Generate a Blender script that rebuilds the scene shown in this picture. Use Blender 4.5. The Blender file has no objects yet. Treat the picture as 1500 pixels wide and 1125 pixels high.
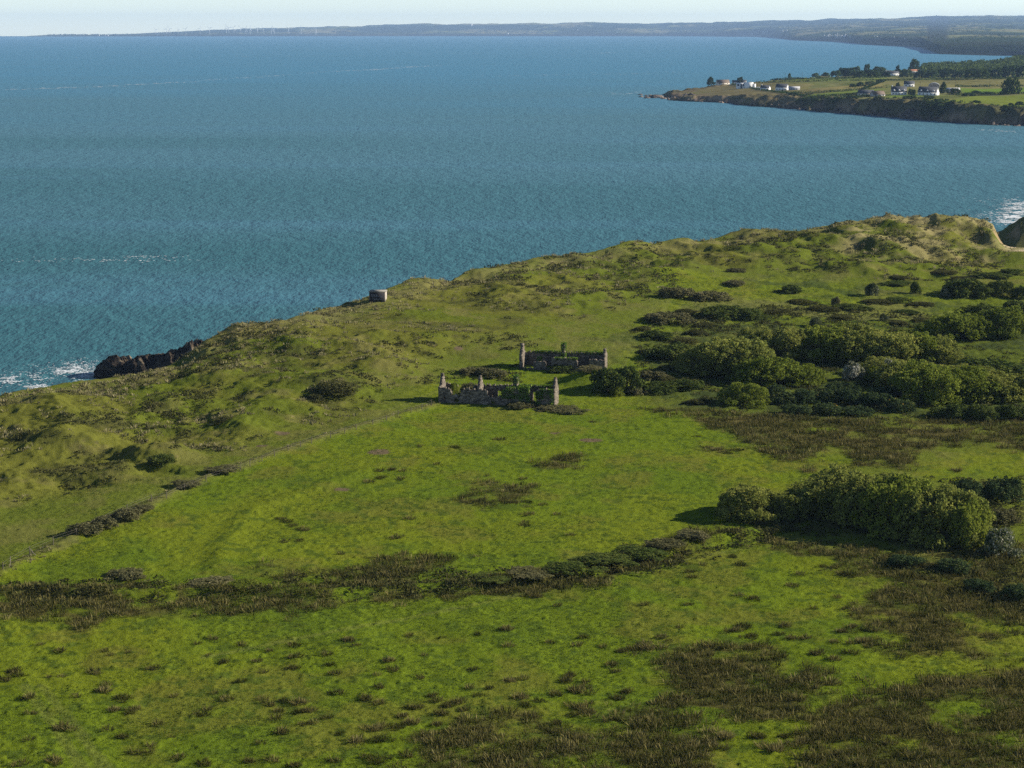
import bpy, math, random
import numpy as np

# ------------------------------------------------------------------ basics
S = bpy.context.scene
COL = S.collection
PI = math.pi
IMG_W, IMG_H = 1500.0, 1125.0
FOC = IMG_W * 70.0 / 36.0            # focal length in photo pixels
HORIZON = 43.0                        # row of the true horizontal
CAM_Z = 90.0
PITCH = math.atan((IMG_H / 2 - HORIZON) / FOC)
RNG = np.random.default_rng(11)
SUN_AZ = math.radians(9)             # from +X towards +Y
SUN_EL = math.radians(24)

def tag(o, label=None, cat=None, group=None, kind=None):
    if label: o['label'] = label
    if cat: o['category'] = cat
    if group: o['group'] = group
    if kind: o['kind'] = kind
    return o

def ray(px, py):
    px = np.asarray(px, float); py = np.asarray(py, float)
    X = (px - IMG_W / 2) / FOC
    U = -(py - IMG_H / 2) / FOC
    return X, math.cos(PITCH) + U * math.sin(PITCH), -math.sin(PITCH) + U * math.cos(PITCH)

def P(px, py, z):
    """world x, y of a photo pixel on the level z"""
    dx, dy, dz = ray(px, py)
    t = (z - CAM_Z) / dz
    return dx * t, dy * t

def smooth(a, b, x):
    t = np.clip((x - a) / (b - a), 0, 1)
    return t * t * (3 - 2 * t)

# ------------------------------------------------------------------ noise
def _hash(ix, iy, seed):
    h = (ix * 374761393 + iy * 668265263 + seed * 974711) & 0xFFFFFFFF
    h = ((h ^ (h >> 13)) * 1274126177) & 0xFFFFFFFF
    h = h ^ (h >> 16)
    return (h & 0xFFFFFF).astype(np.float32) / float(0xFFFFFF)

def vnoise(x, y, seed=0):
    fx = np.floor(x); fy = np.floor(y)
    ix = fx.astype(np.int64); iy = fy.astype(np.int64)
    tx = (x - fx); ty = (y - fy)
    tx = tx * tx * tx * (tx * (tx * 6 - 15) + 10); ty = ty * ty * ty * (ty * (ty * 6 - 15) + 10)
    a = _hash(ix, iy, seed); b = _hash(ix + 1, iy, seed)
    c = _hash(ix, iy + 1, seed); d = _hash(ix + 1, iy + 1, seed)
    return (a * (1 - tx) + b * tx) * (1 - ty) + (c * (1 - tx) + d * tx) * ty

def fbm(x, y, scale, oct=4, seed=0, gain=0.5):
    x = np.asarray(x, float); y = np.asarray(y, float)
    s = 0.0; a = 1.0; tot = 0.0
    c, n = math.cos(0.6), math.sin(0.6)
    X = x / scale; Y = y / scale
    for k in range(oct):
        s = s + a * vnoise(X + 17.3 * k, Y - 9.1 * k, seed + k)
        tot += a; a *= gain
        X, Y = (X * c - Y * n) * 2.03, (X * n + Y * c) * 2.03
    return s / tot

def ridged(x, y, scale, oct=4, seed=0):
    s = 0.0; a = 1.0; tot = 0.0
    X = np.asarray(x, float) / scale; Y = np.asarray(y, float) / scale
    for k in range(oct):
        s = s + a * (1 - np.abs(2 * vnoise(X + 5.7 * k, Y + 3.3 * k, seed + k) - 1))
        tot += a; a *= 0.5
        X, Y = (X * 0.8 - Y * 0.6) * 2.1, (X * 0.6 + Y * 0.8) * 2.1
    return s / tot

# ------------------------------------------------------------------ mesh helpers
def mk_mesh(name, V, Fs, mat=None, attrs=None, color=None, smooth_shade=False):
    """V (n,3); Fs: an int array (m,k) or a list of such arrays"""
    if not isinstance(Fs, (list, tuple)): Fs = [Fs]
    Fs = [np.asarray(f, np.int32) for f in Fs if len(f)]
    me = bpy.data.meshes.new(name)
    V = np.asarray(V, np.float32)
    me.vertices.add(len(V)); me.vertices.foreach_set('co', V.ravel())
    flat = np.concatenate([f.ravel() for f in Fs])
    starts = []; o = 0
    for f in Fs:
        k = f.shape[1]; starts.append(o + np.arange(len(f)) * k); o += f.size
    starts = np.concatenate(starts).astype(np.int32)
    me.loops.add(len(flat)); me.loops.foreach_set('vertex_index', flat)
    me.polygons.add(len(starts)); me.polygons.foreach_set('loop_start', starts)
    if smooth_shade: me.polygons.foreach_set('use_smooth', np.ones(len(starts), bool))
    me.update(calc_edges=True)
    for k, a in (attrs or {}).items():
        at = me.attributes.new(k, 'FLOAT', 'POINT'); at.data.foreach_set('value', np.asarray(a, np.float32))
    if color is not None:
        at = me.attributes.new('cover', 'FLOAT_COLOR', 'POINT')
        c4 = np.ones((len(V), 4), np.float32); c4[:, :3] = color
        at.data.foreach_set('color', c4.ravel())
    if mat: me.materials.append(mat)
    return me

def link(name, me, parent=None, loc=(0, 0, 0), rz=0.0, scale=None):
    o = bpy.data.objects.new(name, me)
    COL.objects.link(o)
    o.location = loc; o.rotation_euler = (0, 0, rz)
    if scale is not None: o.scale = scale
    if parent: o.parent = parent
    return o

def copy_tree(o, parent=None):
    c = o.copy(); COL.objects.link(c)
    if parent: c.parent = parent
    for ch in list(o.children): copy_tree(ch, c)
    return c

class MB:
    """collects simple solids, then links them as one mesh object"""
    def __init__(s): s.V = []; s.Q = []; s.T = []; s.n = 0
    def add(s, V, Q=(), T=()):
        V = np.asarray(V, float)
        s.V.append(V)
        if len(Q): s.Q.append(np.asarray(Q) + s.n)
        if len(T): s.T.append(np.asarray(T) + s.n)
        s.n += len(V)
    def box(s, x0, x1, y0, y1, z0, z1):
        V = [(x, y, z) for z in (z0, z1) for y in (y0, y1) for x in (x0, x1)]
        s.add(V, [(0, 2, 3, 1), (4, 5, 7, 6), (0, 1, 5, 4), (2, 6, 7, 3), (0, 4, 6, 2), (1, 3, 7, 5)])
    def tube(s, pts, rad, n=6):
        pts = np.asarray(pts, float); V = []; Q = []
        for i, p in enumerate(pts):
            d = pts[min(i + 1, len(pts) - 1)] - pts[max(i - 1, 0)]
            d = d / (np.linalg.norm(d) + 1e-9)
            a = np.cross(d, (0.31, 0.9, 0.2)); a /= np.linalg.norm(a); b = np.cross(d, a)
            for k in range(n):
                t = 2 * PI * k / n
                V.append(p + rad[i] * (a * math.cos(t) + b * math.sin(t)))
        for i in range(len(pts) - 1):
            for k in range(n):
                Q.append((i * n + k, i * n + (k + 1) % n, (i + 1) * n + (k + 1) % n, (i + 1) * n + k))
        s.add(V, Q)
        m = len(pts) - 1
        s.add([V[m * n + k] for k in range(n)] + [pts[m]], T=[(k, (k + 1) % n, n) for k in range(n)])
    def prism(s, prof, y0, y1):
        """profile in x,z extruded along y"""
        n = len(prof)
        V = [(x, y0, z) for x, z in prof] + [(x, y1, z) for x, z in prof]
        s.add(V, [(k, (k + 1) % n, n + (k + 1) % n, n + k) for k in range(n)])
        c0 = np.mean(np.array(V[:n]), 0); c1 = np.mean(np.array(V[n:]), 0)
        s.add(V[:n] + [tuple(c0)], T=[(k, n, (k + 1) % n) for k in range(n)])
        s.add(V[n:] + [tuple(c1)], T=[(k, (k + 1) % n, n) for k in range(n)])
    def mesh(s, name, mat):
        V = np.concatenate(s.V); F = []
        if s.Q: F.append(np.concatenate(s.Q))
        if s.T: F.append(np.concatenate(s.T))
        return mk_mesh(name, V, F, mat)
    def build(s, name, mat, parent=None, **k):
        return link(name, s.mesh(name, mat), parent, **k)

# ------------------------------------------------------------------ materials
def new_mat(name):
    m = bpy.data.materials.new(name); m.use_nodes = True
    nt = m.node_tree; nt.nodes.clear()
    out = nt.nodes.new('ShaderNodeOutputMaterial')
    return m, nt, out

def N(nt, t, **k):
    n = nt.nodes.new(t)
    for a, v in k.items():
        if a.startswith('i_'):
            n.inputs[a[2:].replace('_', ' ')].default_value = v
        else: setattr(n, a, v)
    return n

def noise_node(nt, scale, detail=4, rough=0.55, coord='Object', vec=None):
    n = N(nt, 'ShaderNodeTexNoise'); n.inputs['Scale'].default_value = scale
    n.inputs['Detail'].default_value = detail; n.inputs['Roughness'].default_value = rough
    if vec is None:
        tc = N(nt, 'ShaderNodeTexCoord'); vec = tc.outputs[coord]
    nt.links.new(vec, n.inputs['Vector'])
    return n

def ramp(nt, fac, stops):
    r = N(nt, 'ShaderNodeValToRGB')
    el = r.color_ramp.elements
    while len(el) < len(stops): el.new(0.5)
    for e, (p, c) in zip(el, stops):
        e.position = p; e.color = (*c, 1) if len(c) == 3 else c
    nt.links.new(fac, r.inputs['Fac'])
    return r

def solid_mat(name, c1, c2, scale=3.0, rough=0.85, bump=0.0, stops=(0.3, 0.7)):
    m, nt, out = new_mat(name)
    n = noise_node(nt, scale, 5, 0.6)
    r = ramp(nt, n.outputs['Fac'], [(stops[0], c1), (stops[1], c2)])
    b = N(nt, 'ShaderNodeBsdfPrincipled'); b.inputs['Roughness'].default_value = rough
    b.inputs['Specular IOR Level'].default_value = 0.25
    nt.links.new(r.outputs['Color'], b.inputs['Base Color'])
    if bump:
        bn = N(nt, 'ShaderNodeBump'); bn.inputs['Strength'].default_value = bump
        bn.inputs['Distance'].default_value = 0.1
        nt.links.new(n.outputs['Fac'], bn.inputs['Height']); nt.links.new(bn.outputs['Normal'], b.inputs['Normal'])
    nt.links.new(b.outputs[0], out.inputs['Surface'])
    return m

def leaf_mat(name, stops, transl=0.38, vary=0.25):
    """foliage: colour by the leaf's own tone attribute and a per-plant random shift"""
    m, nt, out = new_mat(name)
    at = N(nt, 'ShaderNodeAttribute', attribute_name='tone')
    oi = N(nt, 'ShaderNodeObjectInfo')
    mad = N(nt, 'ShaderNodeMath', operation='MULTIPLY_ADD'); mad.inputs[1].default_value = vary; mad.inputs[2].default_value = -vary / 2
    nt.links.new(oi.outputs['Random'], mad.inputs[0])
    ad = N(nt, 'ShaderNodeMath', operation='ADD'); ad.use_clamp = True
    nt.links.new(at.outputs['Fac'], ad.inputs[0]); nt.links.new(mad.outputs[0], ad.inputs[1])
    r = ramp(nt, ad.outputs[0], stops)
    d = N(nt, 'ShaderNodeBsdfDiffuse'); t = N(nt, 'ShaderNodeBsdfTranslucent')
    nt.links.new(r.outputs['Color'], d.inputs['Color']); nt.links.new(r.outputs['Color'], t.inputs['Color'])
    mx = N(nt, 'ShaderNodeMixShader'); mx.inputs[0].default_value = transl
    nt.links.new(d.outputs[0], mx.inputs[1]); nt.links.new(t.outputs[0], mx.inputs[2])
    nt.links.new(mx.outputs[0], out.inputs['Surface'])
    return m

MAT = {}
MAT['willow'] = leaf_mat('willow leaves', [(0, (0.091, 0.117, 0.025)), (0.5, (0.194, 0.218, 0.047)), (1, (0.366, 0.355, 0.085))])
MAT['fresh'] = leaf_mat('fresh leaves', [(0, (0.075, 0.106, 0.015)), (0.5, (0.157, 0.195, 0.028)), (1, (0.281, 0.308, 0.052))])
MAT['dark'] = leaf_mat('dark leaves', [(0, (0.031, 0.055, 0.013)), (0.5, (0.075, 0.101, 0.023)), (1, (0.149, 0.165, 0.039))], 0.2)
MAT['gorse'] = leaf_mat('gorse leaves', [(0, (0.029, 0.051, 0.022)), (0.6, (0.064, 0.092, 0.033)), (0.93, (0.120, 0.138, 0.045)), (1, (0.400, 0.257, 0.031))], 0.15)
MAT['bramble'] = leaf_mat('bramble leaves', [(0, (0.052, 0.054, 0.024)), (0.5, (0.128, 0.126, 0.054)), (1, (0.257, 0.224, 0.111))], 0.2)
MAT['hawthorn'] = leaf_mat('hawthorn blossom', [(0, (0.035, 0.05, 0.016)), (0.45, (0.08, 0.10, 0.035)), (0.75, (0.30, 0.30, 0.22)), (1, (0.6, 0.58, 0.5))], 0.2, 0.3)
MAT['ivy'] = leaf_mat('ivy leaves', [(0, (0.039, 0.069, 0.014)), (0.5, (0.098, 0.166, 0.025)), (1, (0.215, 0.312, 0.046))], 0.25)
MAT['rush'] = leaf_mat('rush blades', [(0, (0.014, 0.020, 0.005)), (0.35, (0.053, 0.058, 0.013)), (0.65, (0.116, 0.103, 0.031)), (1, (0.232, 0.200, 0.080))], 0.22, 0.25)
MAT['marram'] = leaf_mat('marram blades', [(0, (0.07, 0.075, 0.03)), (0.5, (0.16, 0.145, 0.065)), (1, (0.32, 0.28, 0.15))], 0.3)
MAT['turf'] = leaf_mat('turf blades', [(0, (0.03, 0.06, 0.010)), (0.5, (0.085, 0.13, 0.018)), (1, (0.16, 0.19, 0.03))], 0.35)
MAT['scrub'] = leaf_mat('dune scrub leaves', [(0, (0.026, 0.030, 0.011)), (0.5, (0.066, 0.069, 0.023)), (1, (0.131, 0.127, 0.044))], 0.2)
MAT['farleaf'] = leaf_mat('far leaves', [(0, (0.019, 0.038, 0.014)), (0.5, (0.043, 0.072, 0.022)), (1, (0.100, 0.137, 0.036))], 0.2, 0.6)
MAT['bark'] = solid_mat('bark', (0.06, 0.05, 0.035), (0.14, 0.12, 0.09), 4, 0.95)
MAT['wood'] = solid_mat('weathered wood', (0.13, 0.11, 0.085), (0.26, 0.23, 0.19), 5, 0.9)
MAT['wire'] = solid_mat('rusty wire', (0.12, 0.10, 0.09), (0.2, 0.18, 0.16), 5, 0.6)
MAT['white'] = solid_mat('white render', (0.70, 0.70, 0.68), (0.82, 0.82, 0.80), 0.3, 0.8)
MAT['cream'] = solid_mat('cream render', (0.55, 0.50, 0.42), (0.66, 0.60, 0.5), 0.3, 0.8)
MAT['greywall'] = solid_mat('grey render', (0.28, 0.28, 0.28), (0.4, 0.4, 0.39), 0.3, 0.85)
MAT['pinkwall'] = solid_mat('pinkish block', (0.33, 0.25, 0.22), (0.44, 0.35, 0.3), 0.3, 0.85)
MAT['slate'] = solid_mat('dark slate', (0.035, 0.04, 0.05), (0.07, 0.075, 0.085), 0.6, 0.6)
MAT['brownroof'] = solid_mat('brown tiles', (0.10, 0.075, 0.06), (0.17, 0.13, 0.1), 0.6, 0.8)
MAT['redroof'] = solid_mat('orange tiles', (0.30, 0.12, 0.06), (0.40, 0.18, 0.1), 0.6, 0.8)
MAT['tin'] = solid_mat('grey tin roof', (0.32, 0.33, 0.35), (0.45, 0.46, 0.48), 0.4, 0.5)
MAT['glass'] = solid_mat('window glass', (0.02, 0.025, 0.03), (0.05, 0.06, 0.07), 0.5, 0.15)
MAT['door'] = solid_mat('painted door', (0.10, 0.05, 0.04), (0.16, 0.08, 0.06), 0.5, 0.6)
MAT['turbine'] = solid_mat('turbine paint', (0.55, 0.57, 0.6), (0.68, 0.7, 0.72), 0.1, 0.5)
MAT['graffiti'] = solid_mat('faded graffiti paint', (0.10, 0.10, 0.12), (0.32, 0.32, 0.35), 3, 0.8)
MAT['concrete'] = solid_mat('stained concrete', (0.15, 0.14, 0.13), (0.50, 0.44, 0.36), 1.2, 0.9, 0.3)
MAT['shadefront'] = solid_mat('concrete with shade in colour', (0.012, 0.012, 0.015), (0.04, 0.037, 0.04), 1.4, 0.9, 0.2)  # hut front only: concrete with its shade put into the colour

def stone_mat(name, dark, mid, pale, mortar):
    m, nt, out = new_mat(name)
    tc = N(nt, 'ShaderNodeTexCoord')
    mp = N(nt, 'ShaderNodeMapping'); mp.inputs['Scale'].default_value = (1, 1, 1.7)
    nt.links.new(tc.outputs['Object'], mp.inputs['Vector'])
    v = N(nt, 'ShaderNodeTexVoronoi'); v.inputs['Scale'].default_value = 2.6
    nt.links.new(mp.outputs[0], v.inputs['Vector'])
    sep = N(nt, 'ShaderNodeSeparateColor'); nt.links.new(v.outputs['Color'], sep.inputs[0])
    r = ramp(nt, sep.outputs[0], [(0.1, dark), (0.55, mid), (0.95, pale)])
    v2 = N(nt, 'ShaderNodeTexVoronoi', feature='DISTANCE_TO_EDGE'); v2.inputs['Scale'].default_value = 2.6
    nt.links.new(mp.outputs[0], v2.inputs['Vector'])
    edge = ramp(nt, v2.outputs['Distance'], [(0.0, (1, 1, 1)), (0.08, (0, 0, 0))])
    mx = N(nt, 'ShaderNodeMix', data_type='RGBA')
    nt.links.new(edge.outputs['Color'], mx.inputs['Factor'])
    nt.links.new(r.outputs['Color'], mx.inputs['A']); mx.inputs['B'].default_value = (*mortar, 1)
    n = noise_node(nt, 0.9, 5, 0.65)
    li = ramp(nt, n.outputs['Fac'], [(0.35, (0.55, 0.55, 0.5)), (0.65, (1.15, 1.1, 1.05))])
    ml = N(nt, 'ShaderNodeMix', data_type='RGBA', blend_type='MULTIPLY'); ml.inputs['Factor'].default_value = 1
    nt.links.new(mx.outputs['Result'], ml.inputs['A']); nt.links.new(li.outputs['Color'], ml.inputs['B'])
    b = N(nt, 'ShaderNodeBsdfPrincipled'); b.inputs['Roughness'].default_value = 0.95
    b.inputs['Specular IOR Level'].default_value = 0.15
    nt.links.new(ml.outputs['Result'], b.inputs['Base Color'])
    bn = N(nt, 'ShaderNodeBump'); bn.inputs['Strength'].default_value = 0.7; bn.inputs['Distance'].default_value = 0.12
    nt.links.new(v2.outputs['Distance'], bn.inputs['Height']); nt.links.new(bn.outputs['Normal'], b.inputs['Normal'])
    nt.links.new(b.outputs[0], out.inputs['Surface'])
    return m
MAT['rubble'] = stone_mat('rubble stone', (0.055, 0.049, 0.042), (0.135, 0.117, 0.096), (0.29, 0.25, 0.205), (0.19, 0.165, 0.135))

def ground_mat(name, fine=1.0, bump=0.5, scales=(1.6, 7.0)):
    m, nt, out = new_mat(name)
    at = N(nt, 'ShaderNodeAttribute', attribute_name='cover')
    tc = N(nt, 'ShaderNodeTexCoord')
    n1 = noise_node(nt, scales[0], 6, 0.68, vec=tc.outputs['Object'])
    r1 = ramp(nt, n1.outputs['Fac'], [(0.32, (0.58, 0.62, 0.6)), (0.46, (1.0, 1.0, 1.0)), (0.72, (1.22, 1.18, 1.1))])
    ml = N(nt, 'ShaderNodeMix', data_type='RGBA', blend_type='MULTIPLY'); ml.inputs['Factor'].default_value = fine
    nt.links.new(at.outputs['Color'], ml.inputs['A']); nt.links.new(r1.outputs['Color'], ml.inputs['B'])
    n2 = noise_node(nt, scales[1], 3, 0.6, vec=tc.outputs['Object'])
    r2 = ramp(nt, n2.outputs['Fac'], [(0.3, (0.75, 0.78, 0.7)), (0.7, (1.2, 1.18, 1.1))])
    ml2 = N(nt, 'ShaderNodeMix', data_type='RGBA', blend_type='MULTIPLY'); ml2.inputs['Factor'].default_value = fine
    nt.links.new(ml.outputs['Result'], ml2.inputs['A']); nt.links.new(r2.outputs['Color'], ml2.inputs['B'])
    b = N(nt, 'ShaderNodeBsdfPrincipled'); b.inputs['Roughness'].default_value = 1.0
    b.inputs['Specular IOR Level'].default_value = 0.0
    nt.links.new(ml2.outputs['Result'], b.inputs['Base Color'])
    ad = N(nt, 'ShaderNodeMath', operation='MULTIPLY_ADD'); ad.inputs[1].default_value = 0.35
    nt.links.new(n2.outputs['Fac'], ad.inputs[0]); nt.links.new(n1.outputs['Fac'], ad.inputs[2])
    bn = N(nt, 'ShaderNodeBump'); bn.inputs['Strength'].default_value = bump; bn.inputs['Distance'].default_value = 0.25
    nt.links.new(ad.outputs[0], bn.inputs['Height']); nt.links.new(bn.outputs['Normal'], b.inputs['Normal'])
    nt.links.new(b.outputs[0], out.inputs['Surface'])
    return m
MAT['ground'] = ground_mat('turf and dune ground', 1.0, 0.9, (4.2, 14.0))
MAT['rock'] = ground_mat('sea rock', 1.0, 1.0, (0.8, 4.0))

# ------------------------------------------------------------------ near land: base heights
# coast crest line, photo pixel + height above the sea
CREST = [(-420, 640, 13), (-200, 600, 14), (0, 579, 15), (60, 567, 15), (136, 556, 14), (200, 548, 13.5), (240, 538, 13.5),
         (266, 524, 14), (284, 510, 15), (304, 497, 16.5), (345, 478, 18), (390, 473, 18), (450, 461, 18), (520, 443, 18.5), (575, 425, 19),
         (610, 412, 20), (645, 412, 19.5), (700, 396, 20), (780, 381, 20), (850, 374, 20), (930, 359, 20.5),
         (1000, 352, 20.5), (1090, 340, 21), (1190, 334, 21), (1280, 322, 22.5), (1340, 320, 23), (1395, 319, 23),
         (1440, 327, 19), (1462, 338, 12), (1490, 352, 6), (1600, 352, 4), (1900, 352, 4)]
CW = np.array([P(a, b, c) for a, b, c in CREST])
CZ = np.array([c[2] for c in CREST], float)
CTRL = [(0, 1125, 12), (750, 1125, 12), (1500, 1125, 12.3), (-300, 1125, 12), (1800, 1125, 13), (400, 950, 12), (1000, 950, 12),
        (1500, 950, 12), (1800, 900, 12), (0, 850, 12), (300, 820, 12.2), (700, 840, 11.8), (1100, 800, 11.6), (1400, 850, 11.8), (600, 700, 13),
        (800, 680, 13), (1000, 690, 12.6), (1250, 680, 11.4), (1500, 680, 11), (1800, 650, 11), (400, 690, 13), (740, 590, 13.2),
        (550, 640, 13.3), (600, 560, 13.6), (830, 540, 13.2), (1000, 600, 12.4), (1200, 580, 11.2), (1450, 570, 11), (1800, 520, 11), (330, 660, 13.4),
        (150, 720, 13.2), (0, 770, 12.6), (-200, 800, 12.5), (100, 650, 14.8), (300, 600, 15.6), (480, 590, 15.5), (450, 520, 16.5), (600, 480, 16.8), (750, 470, 16.2),
        (900, 470, 14.4), (750, 430, 18.2), (900, 420, 17.4), (1000, 440, 14), (1050, 480, 12.6), (1150, 420, 14.2), (1250, 450, 12.4), (1400, 470, 11.6), (1500, 440, 11.5),
        (1250, 380, 17), (1400, 385, 14), (1440, 395, 10.5), (1500, 385, 9), (1490, 365, 6), (1700, 420, 9), (1120, 370, 19), (1000, 390, 18)]
KW = np.array([P(a, b, c) for a, b, c in CTRL]); KZ = np.array([c[2] for c in CTRL], float)
BW = np.concatenate([KW, CW]); BZ = np.concatenate([KZ, CZ])

def base_h(x, y):
    x = np.asarray(x, float); y = np.asarray(y, float)
    num = np.zeros_like(x); den = np.zeros_like(x)
    for (a, b), z in zip(BW, BZ):
        sc = 18 + 0.03 * b
        w = 1.0 / ((x - a) ** 2 + ((y - b) * 0.62) ** 2 + sc * sc) ** 2
        num += w * z; den += w
    return num / den

def march(hf, px, py, y0=130.0, y1=1000.0, n=700):
    """first point where each pixel's line of sight meets the height field"""
    px = np.atleast_1d(np.asarray(px, float)); py = np.atleast_1d(np.asarray(py, float))
    ys = np.geomspace(y0, y1, n)
    dx, dy, dz = ray(px, py)
    t = ys[None, :] / dy[:, None]
    X = dx[:, None] * t; Z = CAM_Z + dz[:, None] * t
    Hh = hf(X.ravel(), np.broadcast_to(ys, X.shape).ravel()).reshape(X.shape)
    below = Z < Hh
    i = np.where(below.any(1), below.argmax(1), n - 1); i = np.maximum(i, 1)
    r = np.arange(len(px))
    g1 = Z[r, i - 1] - Hh[r, i - 1]; g2 = Z[r, i] - Hh[r, i]
    f = np.clip(g1 / (g1 - g2 + 1e-9), 0, 1)
    y = ys[i - 1] + f * (ys[i] - ys[i - 1])
    tt = y / dy
    x = dx * tt
    return x, y, hf(x, y)

def poly_w(pts):
    a = np.array(pts, float)
    x, y, z = march(base_h, a[:, 0], a[:, 1])
    return np.stack([x, y], 1)

def sdist(poly, x, y, closed=True):
    """signed distance, positive inside"""
    d2 = np.full(x.shape, 1e18); ins = np.zeros(x.shape, bool)
    n = len(poly)
    for k in range(n if closed else n - 1):
        ax, ay = poly[k]; bx, by = poly[(k + 1) % n]
        ex, ey = bx - ax, by - ay
        t = np.clip(((x - ax) * ex + (y - ay) * ey) / (ex * ex + ey * ey + 1e-12), 0, 1)
        d2 = np.minimum(d2, (x - ax - t * ex) ** 2 + (y - ay - t * ey) ** 2)
        if closed:
            c = ((ay > y) != (by > y)) & (x < ex * (y - ay) / (ey if abs(ey) > 1e-12 else 1e-12) + ax)
            ins ^= c
    d = np.sqrt(d2)
    return np.where(ins, d, -d) if closed else d

COAST_POLY = np.concatenate([CW, [(900, CW[-1][1]), (900, -200), (-500, -200), (-500, CW[0][1])]])
def coast_sd(x, y): return sdist(COAST_POLY, x, y)

def mask(poly, x, y, soft, wob=0.0, wscale=6.0, seed=3):
    d = sdist(poly, x, y)
    if wob: d = d + (fbm(x, y, wscale, 3, seed) - 0.5) * 2 * wob
    return smooth(-soft, soft, d)

DUNE = poly_w([(-300, 620), (0, 585), (140, 560), (330, 490), (560, 430), (640, 412), (800, 385), (1000, 357), (1200, 338), (1390, 324), (1445, 345), (1480, 395),
               (1330, 415), (1150, 392), (1000, 402), (900, 452), (700, 500), (630, 520), (575, 575), (500, 612), (300, 668), (120, 720), (-300, 780)])
PLAIN = poly_w([(560, 445), (640, 436), (820, 466), (980, 468), (960, 520), (880, 500), (700, 492), (620, 500), (480, 490), (420, 475)])
BUMPS = [  # px, py, rx, ry, height, sharpness
    (482, 572, 9, 9, 2.6, 2), (430, 600, 9, 6, 1.3, 2), (235, 668, 6.0, 5, 1.9, 3), (150, 690, 9, 5, 1.3, 3), (320, 606, 6, 5, 1.3, 2), (105, 652, 8, 7, 1.6, 2),
    (210, 590, 10, 8, 2.0, 2), (90, 590, 9, 9, 1.8, 2), (330, 560, 11, 9, 2.0, 2), (420, 510, 13, 10, 2.4, 2), (350, 487, 9, 8, 1.6, 2), (520, 520, 12, 9, 1.8, 2),
    (560, 545, 8, 10, 1.5, 2), (610, 412, 8, 8, 1.8, 2), (830, 384, 11, 9, 2.6, 2), (930, 366, 10, 9, 2.4, 2), (700, 402, 12, 8, 1.4, 2), (1000, 357, 9, 9, 1.6, 2),
    (1095, 346, 12, 9, 2.2, 2), (1210, 340, 11, 8, 2.2, 2), (1290, 332, 14, 14, 2.4, 2), (1380, 327, 16, 12, 3.0, 2), (1290, 366, 12, 10, 3.4, 2), (1180, 372, 12, 9, 2.4, 2),
    (1432, 346, 9, 10, 4.5, 2), (1440, 342, 4.5, 9, 3.5, 2), (1376, 340, 6, 9, 2.5, 2), (1310, 345, 6, 8, 2.0, 2), (1240, 352, 7, 8, 1.6, 2), (1452, 356, 4, 7, 2.5, 2), (1400, 372, 12, 9, 2.0, 2), (1340, 352, 14, 12, 2.5, 2), (1452, 374, 6, 7, 2.0, 2), (1500, 378, 5, 6, 1.8, 2),
    (868, 562, 6.5, 7, 3.0, 2), (690, 495, 14, 5, 1.1, 2), (560, 500, 16, 5, 1.4, 2), (640, 545, 10, 5, 0.9, 2), (960, 405, 12, 8, 1.4, 2), (860, 440, 12, 7, 0.9, 2)]
_bp = march(base_h, [b[0] for b in BUMPS], [b[1] for b in BUMPS])
HOLLOWS = [(228, 690, 4.5, 3, 1.2), (118, 706, 5.0, 3, 0.9), (545, 470, 10, 6, 0.6), (640, 520, 12, 6, 0.9)]
_hp = march(base_h, [b[0] for b in HOLLOWS], [b[1] for b in HOLLOWS])
BANK = poly_w([(-60, 868), (200, 872), (480, 872), (700, 858), (850, 838), (980, 800), (1100, 778)])
FENCE_LINE = poly_w([(-60, 862), (0, 842), (60, 812), (130, 775), (200, 748), (265, 715), (330, 692), (400, 668), (460, 648), (540, 622), (600, 605), (636, 594)])
TERRACE = poly_w([(318, 832), (330, 795), (350, 765), (376, 742), (440, 722), (540, 690)])
MOUND = P(1522, 350, 3.0)                                  # dune beyond the beach gap

CORR_S = np.array([-1.0, 1.0]); CORR_Z = np.array([0.0, 0.0])
CORR_S = np.array([-0.2594, -0.2387, -0.2248, -0.2124, -0.2023, -0.1902, -0.1764, -0.1688, -0.1612, -0.1543, -0.1453, -0.1401, -0.1245, -0.1038, -0.0865, -0.0796, -0.0605, -0.0519, -0.0432, -0.0363, -0.0173, -0.0035, 0.0104, 0.0242, 0.0346, 0.0484, 0.0623, 0.0726, 0.0865, 0.1003, 0.1176, 0.1314, 0.1418, 0.1522, 0.166, 0.1833, 0.1902, 0.2041, 0.2144, 0.2231, 0.2352, 0.2421, 0.2476, 0.2525])
CORR_Z = np.array([0.41, -0.09, -0.35, -0.56, -1.11, -1.59, -2.41, -2.3, -0.91, -0.26, -0.17, 0.23, 0.21, 1.42, 0.25, 0.43, 1.1, 1.17, 0.72, -0.06, -0.22, 1.22, 1.04, -0.52, 0.85, 1.73, 1.11, 0.59, -0.9, 0.26, 0.4, -0.68, -0.48, -0.65, -0.45, 1.74, 2.18, 1.34, 1.39, 4.53, -0.35, 0.8, -7.24, -8.0])
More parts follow.
